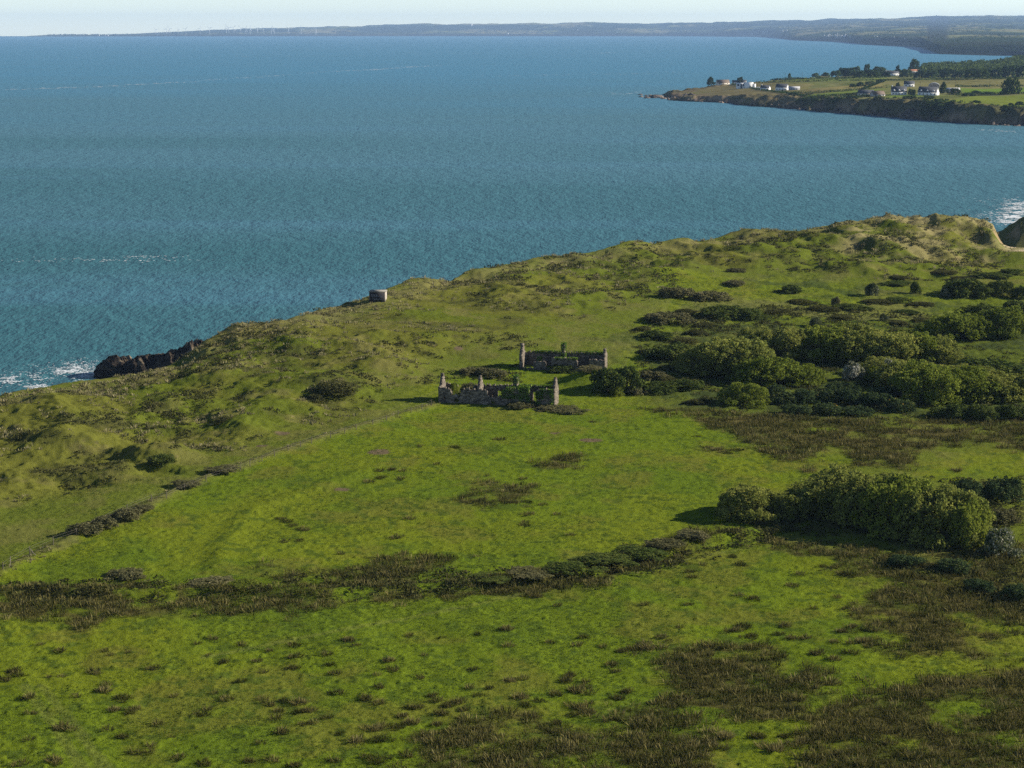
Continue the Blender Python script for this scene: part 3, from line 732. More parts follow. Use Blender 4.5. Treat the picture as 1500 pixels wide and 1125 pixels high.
# ------------------------------------------------------------------ trees and bushes of the near land
T = 'tree'; B = 'bush'
WOODS = [
 # name, label, category, kind, px, py, w, h, group, trunk
 ('willow_tree', 'rounded grey-green willow at the left end of the nearest tree clump', T, 'willow', 1107, 768, 84, 58, None, True),
 ('willow_tree', 'small dark willow second from the left in the nearest tree clump', T, 'willow', 1160, 764, 66, 50, None, True),
 ('willow_tree', 'open willow with bare stems showing, tallest of the nearest tree clump', T, 'willow', 1226, 762, 116, 78, None, True),
 ('willow_tree', 'broad olive willow in the middle of the nearest tree clump', T, 'willow', 1290, 778, 112, 86, None, True),
 ('willow_tree', 'large yellow-green willow right of the middle of the nearest tree clump', T, 'fresh', 1345, 792, 118, 98, None, True),
 ('willow_tree', 'dense willow with sunlit right side near the right end of the nearest clump', T, 'willow', 1396, 806, 112, 94, None, True),
 ('willow_tree', 'pale feathery willow at the right end of the nearest tree clump', T, 'fresh', 1428, 806, 62, 76, None, True),
 ('hawthorn_bush', 'white-flowering hawthorn right of the nearest tree clump at the photo edge', B, 'hawthorn', 1474, 818, 60, 38, None, False),
 ('willow_tree', 'low dark willow at the left foot of the big middle thicket', T, 'willow', 1030, 552, 66, 44, None, True),
 ('willow_tree', 'tall dome-shaped willow topping the left end of the middle thicket', T, 'willow', 1068, 556, 112, 72, None, True),
 ('willow_tree', 'sloping willow on the right shoulder of the left thicket dome', T, 'willow', 1102, 560, 72, 56, None, True),
 ('willow_tree', 'bright green willow standing in front of the left thicket dome', T, 'fresh', 1130, 570, 92, 54, None, True),
 ('willow_bush', 'small yellow-green bush beside the bright willow before the thicket hollow', B, 'fresh', 1184, 566, 56, 30, None, False),
 ('willow_tree', 'dark willow first from the left in the rear thicket row', T, 'willow', 1122, 524, 72, 48, None, True),
 ('willow_tree', 'dark green willow second from the left in the rear thicket row', T, 'willow', 1168, 528, 66, 52, None, True),
 ('willow_tree', 'olive willow third from the left in the rear thicket row', T, 'fresh', 1212, 532, 80, 58, None, True),
 ('willow_tree', 'rust-tinged willow at the centre of the rear thicket row', T, 'willow', 1256, 536, 92, 64, None, True),
 ('willow_tree', 'wide willow just right of the centre of the rear thicket row', T, 'willow', 1302, 538, 92, 62, None, True),
 ('willow_tree', 'pale green willow near the right end of the rear thicket row', T, 'fresh', 1344, 536, 82, 54, None, True),
 ('willow_tree', 'pale willow at the right end of the rear thicket row', T, 'willow', 1376, 536, 62, 46, None, True),
 ('willow_tree', 'dark willow leaning into the thicket hollow behind the pale bushes', T, 'willow', 1340, 574, 84, 48, None, True),
 ('willow_tree', 'big rounded willow at the right front of the middle thicket', T, 'fresh', 1376, 596, 100, 70, None, True),
 ('willow_tree', 'yellow-green willow right of the big rounded front willow', T, 'fresh', 1418, 592, 92, 58, None, True),
 ('willow_tree', 'low willow second from the right edge in the middle thicket', T, 'willow', 1460, 590, 88, 48, None, True),
 ('willow_tree', 'low spreading willow cut by the right edge below the middle thicket', T, 'willow', 1500, 588, 64, 46, None, True),
 ('willow_tree', 'bright rounded willow left in the upper right group', T, 'fresh', 1396, 502, 76, 48, None, True),
 ('willow_tree', 'smaller willow in the middle of the upper right group', T, 'fresh', 1434, 498, 54, 40, None, True),
 ('willow_tree', 'tall bright willow at the right edge in the upper right group', T, 'fresh', 1474, 497, 64, 52, None, True),
 ('willow_tree', 'dark willow behind the bright ones of the upper right group', T, 'dark', 1448, 478, 60, 34, None, True),
 ('willow_tree', 'dark willow at the far right behind the bright edge willow', T, 'dark', 1500, 474, 50, 34, None, True),
 ('willow_tree', 'olive willow filling the gap behind the big rounded front willow', T, 'willow', 1424, 566, 92, 36, None, True),
 ('willow_tree', 'dull green willow behind the low ones at the right edge of the thicket', T, 'dark', 1474, 562, 96, 36, None, True),
 ('willow_tree', 'olive willow in the shade between rear row and hollow of the thicket', T, 'willow', 1304, 556, 70, 34, None, True),
 ('willow_bush', 'yellowish domed bush in front of the left thicket dome', B, 'fresh', 1094, 598, 76, 34, None, False),
 ('hawthorn_tree', 'cream-topped flowering hawthorn in the hollow of the middle thicket', T, 'hawthorn', 1253, 559, 34, 27, None, True),
 ('willow_bush', 'pale grey-green bush right of the cream-topped hawthorn', B, 'hawthorn', 1310, 560, 38, 30, None, False),
 ('willow_bush', 'soft pale bush between the two flowering hawthorns of the thicket', B, 'fresh', 1282, 560, 36, 22, None, False),
 ('hawthorn_bush', 'white-topped hawthorn just behind the rear thicket row', B, 'hawthorn', 1198, 480, 24, 14, None, False),
 ('hawthorn_tree', 'lone greyish hawthorn with a long shadow on the open rear pasture', T, 'hawthorn', 1278, 434, 22, 18, None, True),
 ('hawthorn_tree', 'lone dark round hawthorn right of the greyish one on the rear pasture', T, 'dark', 1343, 431, 18, 17, None, True),
 ('hawthorn_bush', 'tiny pale bush on the rear pasture left of the upper right willows', B, 'hawthorn', 1296, 470, 14, 10, None, False),
 ('thorn_bush', 'small grey bush at the left end of the dark rear hedge clump', B, 'hawthorn', 1386, 436, 16, 14, None, False),
 ('thorn_bush', 'long dark bush in the rear hedge clump by the upper right edge', B, 'dark', 1424, 438, 70, 26, None, False),
 ('thorn_bush', 'dark bush right of the long one in the rear hedge clump', B, 'dark', 1470, 436, 44, 24, None, False),
 ('thorn_bush', 'dark bush of the rear hedge clump cut by the right photo edge', B, 'dark', 1500, 440, 30, 18, None, False),
 ('thorn_bush', 'small flat dark bush alone on the open rear pasture', B, 'dark', 1158, 431, 40, 12, None, False),
 ('thorn_bush', 'small brownish bush left of the greyish hawthorn on the rear pasture', B, 'bramble', 1225, 448, 14, 12, None, False),
 ('bramble_bush', 'long dark green bramble mound behind the left thicket dome', B, 'dark', 1062, 470, 66, 24, None, False),
 ('bramble_bush', 'dark green bramble joined to the right of the long bramble mound', B, 'dark', 1104, 470, 50, 20, None, False),
 ('bramble_bush', 'grey-brown bramble left of the open rear pasture, rightmost of two', B, 'bramble', 1042, 443, 52, 18, None, False),
 ('bramble_bush', 'grey-brown bramble left of the open rear pasture, leftmost of two', B, 'bramble', 992, 438, 44, 22, None, False),
 ('bramble_bush', 'small grey bramble above the pair of grey-brown brambles', B, 'bramble', 1076, 420, 28, 11, None, False),
 ('bramble_bush', 'brown bramble on the dune slope foot above the rear pasture', B, 'bramble', 1080, 400, 26, 9, None, False),
 ('bramble_bush', 'dark bramble on the slope left of the thicket, uppermost of three', B, 'bramble', 980, 478, 66, 22, None, False),
 ('bramble_bush', 'dark bramble on the slope left of the thicket, middle of three', B, 'dark', 960, 500, 44, 16, None, False),
 ('bramble_bush', 'wide dark bramble on the slope left of the thicket, lowest of three', B, 'dark', 985, 530, 72, 30, None, False),
 ('elder_tree', 'dark rounded tree on the mound right of the ruins, left of two', T, 'dark', 892, 580, 56, 36, None, True),
 ('elder_tree', 'dark rounded tree on the mound right of the ruins, right of two', T, 'dark', 922, 578, 56, 36, None, True),
 ('elder_bush', 'light green bush at the foot of the two dark mound trees', B, 'fresh', 905, 582, 24, 13, None, False),
 ('elder_bush', 'grey-green bush beside the light one below the mound trees', B, 'bramble', 932, 580, 30, 14, None, False),
 ('bramble_bush', 'dark bramble right of the two mound trees, nearer of two', B, 'dark', 965, 580, 46, 22, None, False),
 ('bramble_bush', 'dark bramble right of the two mound trees, farther of two', B, 'bramble', 955, 558, 44, 16, None, False),
 ('bramble_bush', 'dark low bramble between the mound trees and the thicket', B, 'dark', 1004, 574, 50, 20, None, False),
 ('bramble_bush', 'brown-green bramble hiding the right foot of the front ruin', B, 'bramble', 766, 601, 44, 14, None, False),
 ('bramble_bush', 'low brown bramble in front of the right gable of the front ruin', B, 'bramble', 798, 603, 40, 10, None, False),
 ('bramble_bush', 'pinkish-brown dry bramble at the right end of the front ruin', B, 'bramble', 832, 607, 48, 11, None, False),
 ('bramble_bush', 'tangled bramble covering the front of the rear ruin', B, 'dark', 828, 548, 44, 15, None, False),
 ('bramble_bush', 'brownish bramble before the right gable of the rear ruin', B, 'bramble', 862, 548, 34, 12, None, False),
 ('bramble_bush', 'brown bramble on the grass between the two ruins, right of two', B, 'bramble', 718, 556, 44, 17, None, False),
 ('bramble_bush', 'brown bramble on the grass between the two ruins, left of two', B, 'bramble', 690, 552, 34, 13, None, False),
 ('bramble_bush', 'reddish-brown domed bush in the rush line at the left', B, 'bramble', 178, 852, 42, 24, None, False),
 ('bramble_bush', 'broad grey-brown bramble in the middle of the left rush line', B, 'bramble', 314, 864, 72, 28, None, False),
 ('bramble_bush', 'green bramble joined to the broad grey-brown one in the rush line', B, 'fresh', 356, 866, 40, 26, None, False),
 ('bramble_bush', 'thick brown bush on the fence bank, lowest of three', B, 'bramble', 122, 788, 44, 24, None, False),
 ('bramble_bush', 'green and brown bush on the fence bank, middle of three', B, 'bramble', 150, 778, 40, 24, None, False),
 ('bramble_bush', 'brown bush on the fence bank, highest of three', B, 'bramble', 180, 765, 40, 22, None, False),
 ('bramble_bush', 'low straw-coloured bush just above the three fence bank bushes', B, 'bramble', 206, 752, 28, 13, None, False),
 ('bramble_bush', 'low brown bush beside the fence where it bends, left of two', B, 'bramble', 268, 718, 40, 12, None, False),
 ('bramble_bush', 'low brown bush beside the fence where it bends, right of two', B, 'bramble', 326, 697, 46, 11, None, False),
 ('bramble_bush', 'dark green bramble at the left end of the curving bank', B, 'dark', 720, 862, 46, 13, None, False),
 ('bramble_bush', 'grey-brown bramble second from the left on the curving bank', B, 'bramble', 776, 856, 48, 16, None, False),
 ('bramble_bush', 'dark bramble third from the left on the curving bank', B, 'dark', 828, 850, 48, 20, None, False),
 ('bramble_bush', 'bright green bramble mound on the middle of the curving bank', B, 'dark', 882, 844, 66, 26, None, False),
 ('bramble_bush', 'dark green bramble on the right half of the curving bank', B, 'dark', 942, 828, 60, 28, None, False),
 ('bramble_bush', 'grey-green bramble at the right end of the curving bank', B, 'bramble', 974, 812, 44, 22, None, False),
 ('bramble_bush', 'dark brown bramble in the shadow left of the nearest clump', B, 'bramble', 1018, 794, 46, 16, None, False),
 ('gorse_bush', 'dark gorse right of the nearest tree clump, left of the pair behind', B, 'gorse', 1424, 738, 62, 30, None, False),
 ('gorse_bush', 'dark gorse right of the nearest tree clump, right of the pair behind', B, 'gorse', 1478, 738, 64, 32, None, False),
 ('gorse_bush', 'brownish gorse between the dark gorse pair and the white hawthorn', B, 'bramble', 1474, 772, 48, 22, None, False),
 ('gorse_bush', 'dark gorse in the shade below the nearest clump, left of two', B, 'gorse', 1330, 834, 56, 18, None, False),
 ('gorse_bush', 'gorse with a few yellow flowers below the white hawthorn', B, 'gorse', 1406, 842, 60, 18, None, False),
 ('gorse_bush', 'dark gorse on the ditch edge at the lower right, upper of two', B, 'gorse', 1440, 872, 50, 18, None, False),
 ('gorse_bush', 'dark gorse on the ditch edge at the lower right, lower of two', B, 'gorse', 1492, 884, 46, 22, None, False),
 ('gorse_bush', 'dark bush in the hollow on the dunes facing the sea of grass', B, 'dark', 232, 690, 44, 16, None, False),
 ('bramble_bush', 'dark bush mound on the dune brow left of the ruins', B, 'scrub', 482, 585, 66, 26, None, False),
 ('bramble_bush', 'small round dark bush below the dune brow mound', B, 'scrub', 458, 588, 26, 14, None, False),
 ('bramble_bush', 'dark heap of scrub alone on the dunes above the fence', B, 'scrub', 322, 622, 30, 16, None, False),
]
crown_proto('scrub', 'scrub', 4500, 0.10, 3, 14, 800, up=0.2, ragged=0.15)
for (nm, lb, ct, kd, px, py, w, h, gp, tr) in WOODS:
    if nm == 'willow_tree': w *= 1.26; h *= 0.86
    if nm == 'bramble_bush': w *= 1.18; h *= 0.80
    if 'curving bank' in lb or 'rush line' in lb: w *= 1.15; h *= 0.66
    if 'fence' in lb: h *= 0.85
    plant(nm, lb, ct, kd, px, py, w, h, gp, tr)
# thicket floor: dark gorse between the willows, all alike
_gl = 'dark green gorse bush in the thicket strip below the flowering hawthorns'
for i, (px, py, w, h) in enumerate([(1150, 596, 44, 20), (1184, 594, 46, 22), (1218, 592, 48, 22), (1252, 594, 50, 24), (1288, 598, 50, 22), (1322, 606, 48, 18),
                                    (1170, 610, 46, 16), (1212, 610, 50, 16), (1262, 612, 50, 15), (1300, 586, 44, 18), (1140, 580, 36, 16), (1234, 576, 44, 14)]):
    plant('gorse_bush', _gl, B, 'gorse', px, py, w, h, 'gorse bushes below the hawthorns', False)
_gl = 'low green bush fringing the right foot of the middle thicket'
for (px, py, w, h) in [(1410, 616, 48, 20), (1446, 618, 52, 22), (1484, 616, 46, 20), (1380, 614, 40, 14), (1520, 616, 40, 22)]:
    plant('willow_bush', _gl, B, 'dark', px, py, w, h, 'low bushes at the right thicket foot', False)
_gl = 'low dark bramble scattered on the rough ground left of the thicket'
for (px, py, w, h) in [(1000, 505, 36, 12), (1024, 494, 34, 12), (950, 520, 30, 10), (1010, 548, 30, 13), (940, 486, 26, 9), (1010, 462, 36, 10), (1034, 482, 30, 10), (976, 560, 30, 10), (1020, 595, 34, 12)]:
    plant('bramble_bush', _gl, B, 'scrub', px, py, w * 1.3, h * 0.85, 'brambles left of the thicket', False)
_gl = 'low dark bramble on the broken pasture behind the thicket'
for (px, py, w, h) in [(1180, 447, 36, 10), (1210, 458, 40, 12), (1254, 456, 44, 12), (1290, 448, 40, 10), (1320, 446, 38, 11), (1352, 452, 34, 10), (1232, 470, 34, 10), (1330, 462, 30, 9),
                       (1360, 474, 34, 10), (1146, 462, 34, 10), (1316, 478, 30, 10), (1412, 412, 40, 10), (1460, 410, 46, 12), (1490, 404, 36, 10), (1386, 404, 34, 8), (1316, 420, 40, 9), (1440, 424, 36, 9), (1320, 412, 30, 8)]:
    plant('bramble_bush', _gl, B, 'dark' if RNG.random() < .35 else 'scrub', px, py, w * 1.3, h * 0.8, 'brambles behind the thicket', False)

# ------------------------------------------------------------------ rushes
def tuft_arrays(rng, pts, nb, h0, r0, w0, lean=0.5):
    """many blade tufts in one go: pts (n,4) x, y, z, size"""
    n = len(pts); m = n * nb
    b = np.repeat(pts, nb, 0)
    a = rng.uniform(0, 2 * PI, m); q1 = np.sqrt(rng.random(m)); q = q1 * r0 * b[:, 3]
    base = np.stack([b[:, 0] + q * np.cos(a), b[:, 1] + q * np.sin(a), b[:, 2] - 0.05], 1)
    hh = h0 * b[:, 3] * rng.uniform(0.7, 1.1, m) * (1 - 0.4 * q1 ** 2)
    ln = lean * rng.uniform(0.2, 1.0, m) * hh * (0.25 + q / (r0 * b[:, 3] + 1e-6))
    a2 = a + rng.normal(size=m) * 0.5
    tip = base + np.stack([ln * np.cos(a2), ln * np.sin(a2), hh], 1)
    s = rng.uniform(0, 2 * PI, m); wv = w0 * b[:, 3] * rng.uniform(0.6, 1.3, m)
    side = np.stack([wv * np.cos(s), wv * np.sin(s), np.zeros(m)], 1)
    mid = base * 0.45 + tip * 0.55; mid[:, 2] += hh * 0.06
    V = np.stack([base - side * 0.5, base + side * 0.5, mid + side * 0.55, tip, mid - side * 0.55], 1).reshape(-1, 3)
    i = np.arange(m) * 5
    Q = np.stack([i, i + 1, i + 2, i + 4], 1); Tt = np.stack([i + 4, i + 2, i + 3], 1)
    pt = np.clip(0.5 + rng.normal(size=n) * 0.21, 0, 1)
    tone = np.repeat(np.clip(np.repeat(pt, nb) + rng.normal(size=m) * 0.14, 0, 1), 5)
    grad = np.tile(np.array([-0.22, -0.22, 0.0, 0.20, 0.0]), m)          # rush blades are browner at the tip
    return V, [Q, Tt], np.clip(tone + grad, 0, 1)

def scatter(box, n, rng):
    """random points in a photo-pixel box mapped to the ground"""
    px = rng.uniform(box[0], box[2], n); py = rng.uniform(box[1], box[3], n)
    return march(base_h, px, py, n=220)

def build_rush_bed():
    rng = np.random.default_rng(5)
    xs, ys = [], []
    # uniform in world over the rush area
    n = 120000
    y = rng.uniform(185, 420, n); x = rng.uniform(-0.30, 0.34, n) * (y + 10)
    f = rush_field(x, y)
    ok = rng.random(n) < f * 0.74
    x, y = x[ok], y[ok]
    x += rng.normal(size=len(x)) * 0.3; y += rng.normal(size=len(x)) * 0.3
    z = land_h(x, y)
    far = smooth(250, 400, y)
    sz = (0.45 + 1.15 * rng.random(len(x)) ** 1.6) * (0.75 + 0.5 * fbm(x, y, 2.5, 2, 19)) * (1 + 0.15 * far)
    V, F, t = tuft_arrays(rng, np.stack([x, y, z, sz], 1), 22, 0.66, 0.62, 0.05, 1.1)
    print('rush tufts', len(x))
    o = link('rush_bed', mk_mesh('rush_bed', V, F, MAT['rush'], attrs={'tone': t}))
    tag(o, 'beds of dark brown rushes covering the damp ground', 'rushes', None, 'stuff')
build_rush_bed()

# single rush clumps standing on the grazed field, each a thing of its own
RUSH_PROTO = []
for i in range(8):
    rng = np.random.default_rng(900 + i)
    k = [1, 2, 3, 4, 5, 7, 3, 2][i]
    pts = np.stack([rng.normal(size=k) * 0.26 * k ** 0.6, rng.normal(size=k) * 0.24 * k ** 0.5, np.zeros(k), rng.uniform(0.7, 1.15, k)], 1)
    pts[:, :2] -= pts[:, :2].mean(0)
    V, F, t = tuft_arrays(rng, pts, 70, 0.72, 0.55, 0.045, 1.1)
    RUSH_PROTO.append(mk_mesh('rush clump', V, F, MAT['rush'], attrs={'tone': t}))
RUSH_LIST = [  # px, py, size class (0 tiny .. 5 big)
 (20, 984, 3), (8, 996, 2), (28, 990, 3), (35, 1024, 2), (44, 1022, 1), (45, 1046, 1), (72, 992, 0), (88, 954, 1), (60, 945, 0), (136, 985, 1), (144, 988, 0), (92, 992, 0), (112, 1021, 1), (150, 1012, 3), (156, 1004, 2),
 (180, 1024, 4), (168, 1040, 3), (196, 1040, 1), (190, 1046, 2), (90, 1068, 3), (104, 1070, 2), (180, 1080, 3), (42, 1085, 1), (232, 1062, 2), (158, 1070, 1), (80, 1114, 3), (84, 1120, 2), (28, 1121, 1), (154, 954, 1), (162, 960, 0), (188, 956, 0),
 (224, 980, 1), (222, 1094, 2), (198, 1104, 1), (220, 1103, 1), (262, 1111, 1), (250, 1081, 0), (256, 1020, 0), (290, 944, 2), (312, 936, 1), (306, 960, 0), (328, 971, 4), (354, 946, 1), (376, 969, 1), (386, 986, 1), (350, 1000, 2),
 (332, 1025, 2), (296, 1048, 3), (304, 1040, 1), (315, 1016, 0), (384, 1025, 2), (394, 1032, 1), (408, 1042, 2), (405, 1053, 2), (418, 1028, 2), (414, 1074, 3), (382, 1090, 1), (396, 955, 0), (394, 954, 0), (432, 963, 1), (428, 980, 3),
 (440, 1030, 3), (452, 1042, 4), (436, 1044, 2), (446, 1062, 2), (460, 1060, 2), (480, 1052, 2), (430, 946, 1), (478, 960, 1), (482, 975, 2), (490, 987, 2), (492, 1016, 3), (365, 1116, 3), (400, 1115, 1), (432, 1122, 4), (498, 1075, 2), (490, 1115, 2), (300, 1120, 1),
 (510, 938, 3), (522, 946, 1), (600, 932, 1), (646, 936, 2), (570, 968, 3), (576, 982, 1), (552, 990, 1), (616, 993, 2), (622, 960, 0), (700, 930, 2), (740, 922, 3), (746, 947, 2), (692, 982, 2), (805, 942, 2), (846, 946, 2), (856, 934, 2), (884, 948, 1),
 (556, 1007, 1), (536, 1024, 3), (556, 1030, 2), (600, 1038, 3), (634, 1020, 3), (640, 1027, 2), (655, 1035, 4), (670, 1030, 3), (680, 1040, 2), (702, 1020, 3), (718, 1008, 2), (750, 998, 3), (766, 995, 2), (688, 1008, 1), (610, 1037, 2), (590, 1050, 4), (580, 1066, 4), (600, 1060, 3),
 (548, 1068, 5), (560, 1085, 4), (524, 1088, 3), (540, 1110, 3), (556, 1115, 4), (596, 1108, 2), (640, 1062, 4), (648, 1046, 3), (765, 1022, 3), (770, 1034, 3), (792, 1028, 2), (814, 1018, 2), (836, 990, 4), (830, 998, 3), (850, 1012, 4), (858, 1000, 2), (896, 975, 3), (902, 984, 2),
 (912, 955, 4), (930, 952, 3), (950, 948, 4), (918, 1014, 4), (906, 1024, 3), (848, 1036, 4), (840, 1048, 3), (862, 1044, 3), (780, 1050, 3), (816, 1060, 4), (1010, 886, 2), (945, 886, 1), (818, 888, 2), (786, 874, 3), (970, 934, 1), (996, 920, 2), (980, 940, 2), (1066, 926, 1),
 (1084, 874, 2), (1104, 878, 3), (1160, 859, 1), (1192, 892, 2), (1228, 876, 1), (1240, 892, 2), (1254, 895, 2), (1090, 918, 4), (1078, 924, 3), (1150, 918, 4), (1160, 936, 3), (1180, 935, 2), (1140, 930, 3), (1098, 934, 4), (1222, 941, 1), (1234, 925, 4), (1250, 918, 3),
 (1264, 942, 4), (1246, 957, 3), (1196, 958, 3), (1220, 966, 3), (1270, 924, 3), (1206, 830, 2), (1222, 832, 2), (1086, 828, 3), (1012, 838, 2), (1014, 846, 2), (1030, 828, 1), (1074, 816, 2), (1172, 842, 1), (1150, 1080, 4), (1110, 1080, 3), (1056, 1080, 5), (1040, 1092, 5), (1016, 1105, 4), (1132, 1096, 4), (1180, 1090, 5),
 (668, 656, 2), (732, 644, 1), (616, 654, 1), (774, 754, 1), (770, 766, 1), (766, 702, 2), (774, 736, 2), (796, 740, 1), (816, 754, 2), (768, 770, 1), (836, 784, 1), (600, 760, 2), (640, 680, 0), (580, 788, 1), (868, 618, 2), (560, 700, 2), (540, 706, 2), (588, 702, 2), (574, 688, 3), (556, 690, 2), (590, 690, 2),
 (1020, 640, 2), (1050, 660, 4), (1080, 660, 3), (1066, 664, 2), (1036, 656, 2), (430, 770, 3), (420, 764, 2), (446, 776, 2), (412, 760, 1), (440, 792, 2), (418, 794, 2), (500, 812, 1), (1190, 700, 2), (1400, 690, 3)]
def rush_label(px, py, s):
    if py < 700: return 'dark weed tuft on the sunny field just below the front ruin', 'weed tufts below the front ruin'
    if py < 800: return 'dark weed tuft on the open middle field between bank and ruins', 'weed tufts on the middle field'
    if py < 905: return 'small rush tuft on the grass close under the curving bank', 'rush tufts under the curving bank'
    big = s >= 3
    side = 'left' if px < 500 else ('middle' if px < 900 else 'right')
    return ('%s rush %s on the bright grass at the bottom %s' % ('broad dark' if big else 'small dark', 'clump' if big else 'tuft', side),
            '%s rush clumps at the bottom %s' % ('broad' if big else 'small', side))
_rx, _ry, _rz = G([r[0] for r in RUSH_LIST], [r[1] for r in RUSH_LIST])
_cls = {0: [0], 1: [0, 7], 2: [1, 7, 0], 3: [2, 6, 1], 4: [3, 4, 2], 5: [5, 4]}
for i, (px, py, s) in enumerate(RUSH_LIST):
    q = _cls[s][i % len(_cls[s])]
    sc = float(RNG.uniform(0.8, 1.15)) * (0.65 if s == 0 else 0.9 if s < 3 else 1.05) * (1.0 + 0.25 * (py < 800))
    o = link('rush_clump', RUSH_PROTO[q], None, (float(_rx[i]), float(_ry[i]), float(_rz[i])), float(RNG.uniform(0, 6.28)), (sc * 1.15, sc * 1.15, sc * (0.7 if py < 800 else 1.0)))
    lb, gp = rush_label(px, py, s); tag(o, lb, 'rush clump', gp)

# ------------------------------------------------------------------ grass detail, marram, low dune scrub: ground cover nobody could count
def build_turf():
    rng = np.random.default_rng(6)
    n = 260000
    y = 190 * (640 / 190.0) ** rng.random(n); x = rng.uniform(-0.28, 0.30, n) * (y + 10)
    keep = (rng.random(n) < 0.15 + 0.85 * smooth(0.44, 0.58, fbm(x, y, 9, 4, 71))) & (rush_field(x, y) < 0.25) & ((sdist(FIELD, x, y) > -20) | (sdist(REAR, x, y) > -5))
    x, y = x[keep], y[keep]
    sz = rng.uniform(0.4, 1.0, len(x))
    V, F, t = tuft_arrays(rng, np.stack([x, y, land_h(x, y) + 0.05, 0.85 * sz * (1 + 0.8 * smooth(380, 600, y))], 1), 5, 0.26, 0.24, 0.07, 0.9)
    o = link('grass', mk_mesh('grass', V, F, MAT['turf'], attrs={'tone': t}))
    tag(o, 'tufts of rough grass on the grazed fields', 'grass', None, 'stuff')
build_turf()
def build_marram():
    rng = np.random.default_rng(7)
    n = 90000
    y = 250 * (860 / 250.0) ** rng.random(n); x = rng.uniform(-0.29, 0.30, n) * y
    sd = coast_sd(x, y)
    d = smooth(-5, 0, sd) * np.maximum(smooth(26, 4, sd), 0.9 * mask(STRAW, x, y, 8)) * smooth(0.42, 0.55, fbm(x, y, 9, 3, 81))
    d = np.maximum(d, 0.5 * mask(DUNE, x, y, 6) * smooth(0.55, 0.66, fbm(x, y, 12, 3, 83)))
    d = np.maximum(d, 0.6 * (sdist(FENCE_LINE, x, y, False) < 1.4) * (fbm(x, y, 5, 2, 85) > 0.5))
    ok = rng.random(n) < d
    x, y = x[ok], y[ok]
    fl = sdist(FENCE_LINE, x, y, False) < 1.4
    V, F, t = tuft_arrays(rng, np.stack([x, y, land_h(x, y), rng.uniform(0.6, 1.3, len(x)) * (1 + smooth(450, 800, y) * 0.4) * np.where(fl, 0.6, 1)], 1), 8, 0.7, 0.45, 0.16, 0.9)
    print('marram', len(x))
    o = link('marram_grass', mk_mesh('marram_grass', V, F, MAT['marram'], attrs={'tone': t}))
    tag(o, 'pale straw-coloured marram grass along the dune crest', 'grass', None, 'stuff')
build_marram()
SCRUB_POLYS = [[(-60, 862), (180, 850), (400, 846), (640, 836), (860, 836), (1000, 786), (1100, 770), (1110, 792), (1000, 820), (860, 862), (640, 872), (400, 880), (180, 884), (-60, 890)],
  [(990, 470), (1140, 460), (1380, 480), (1520, 520), (1520, 610), (1060, 606), (940, 560)], [(1080, 745), (1460, 780), (1500, 830), (1300, 815), (1060, 785)],[(470, 560), (530, 540), (560, 560), (530, 590), (450, 592)], [(230, 590), (300, 560), (340, 590), (290, 612), (180, 612), (100, 640), (90, 620)],
  [(330, 500), (420, 480), (440, 505), (340, 540), (270, 560), (250, 540)], [(780, 400), (800, 378), (860, 372), (880, 384), (840, 402)],
  [(640, 492), (760, 492), (800, 502), (740, 512), (640, 502)], [(560, 505), (640, 498), (640, 510), (560, 520)], [(760, 425), (870, 420), (990, 400), (990, 440), (800, 440)],
  [(700, 420), (740, 395), (770, 400), (760, 425)], [(900, 372), (960, 362), (980, 380), (920, 392)], [(1100, 356), (1180, 345), (1200, 362), (1140, 380), (1060, 372)],
  [(1280, 352), (1340, 352), (1320, 378), (1260, 384)], [(1360, 318), (1430, 322), (1440, 345), (1380, 345)], [(1130, 372), (1260, 372), (1260, 398), (1130, 400)],
  [(1340, 378), (1420, 372), (1470, 382), (1430, 402), (1340, 396)], [(80, 690), (170, 688), (180, 708), (100, 716)], [(170, 622), (280, 612), (290, 630), (190, 642)],
  [(1000, 465), (1120, 452), (1200, 448), (1370, 462), (1330, 488), (1120, 482), (1000, 482)], [(1080, 570), (1350, 560), (1500, 600), (1500, 622), (1050, 612)], [(940, 480), (1040, 480), (1020, 590), (930, 560)],
  [(1280, 820), (1500, 820), (1540, 900), (1440, 890)], [(600, 545), (760, 530), (760, 560), (620, 560)], [(1380, 700), (1520, 700), (1520, 790), (1450, 780), (1420, 730)]]
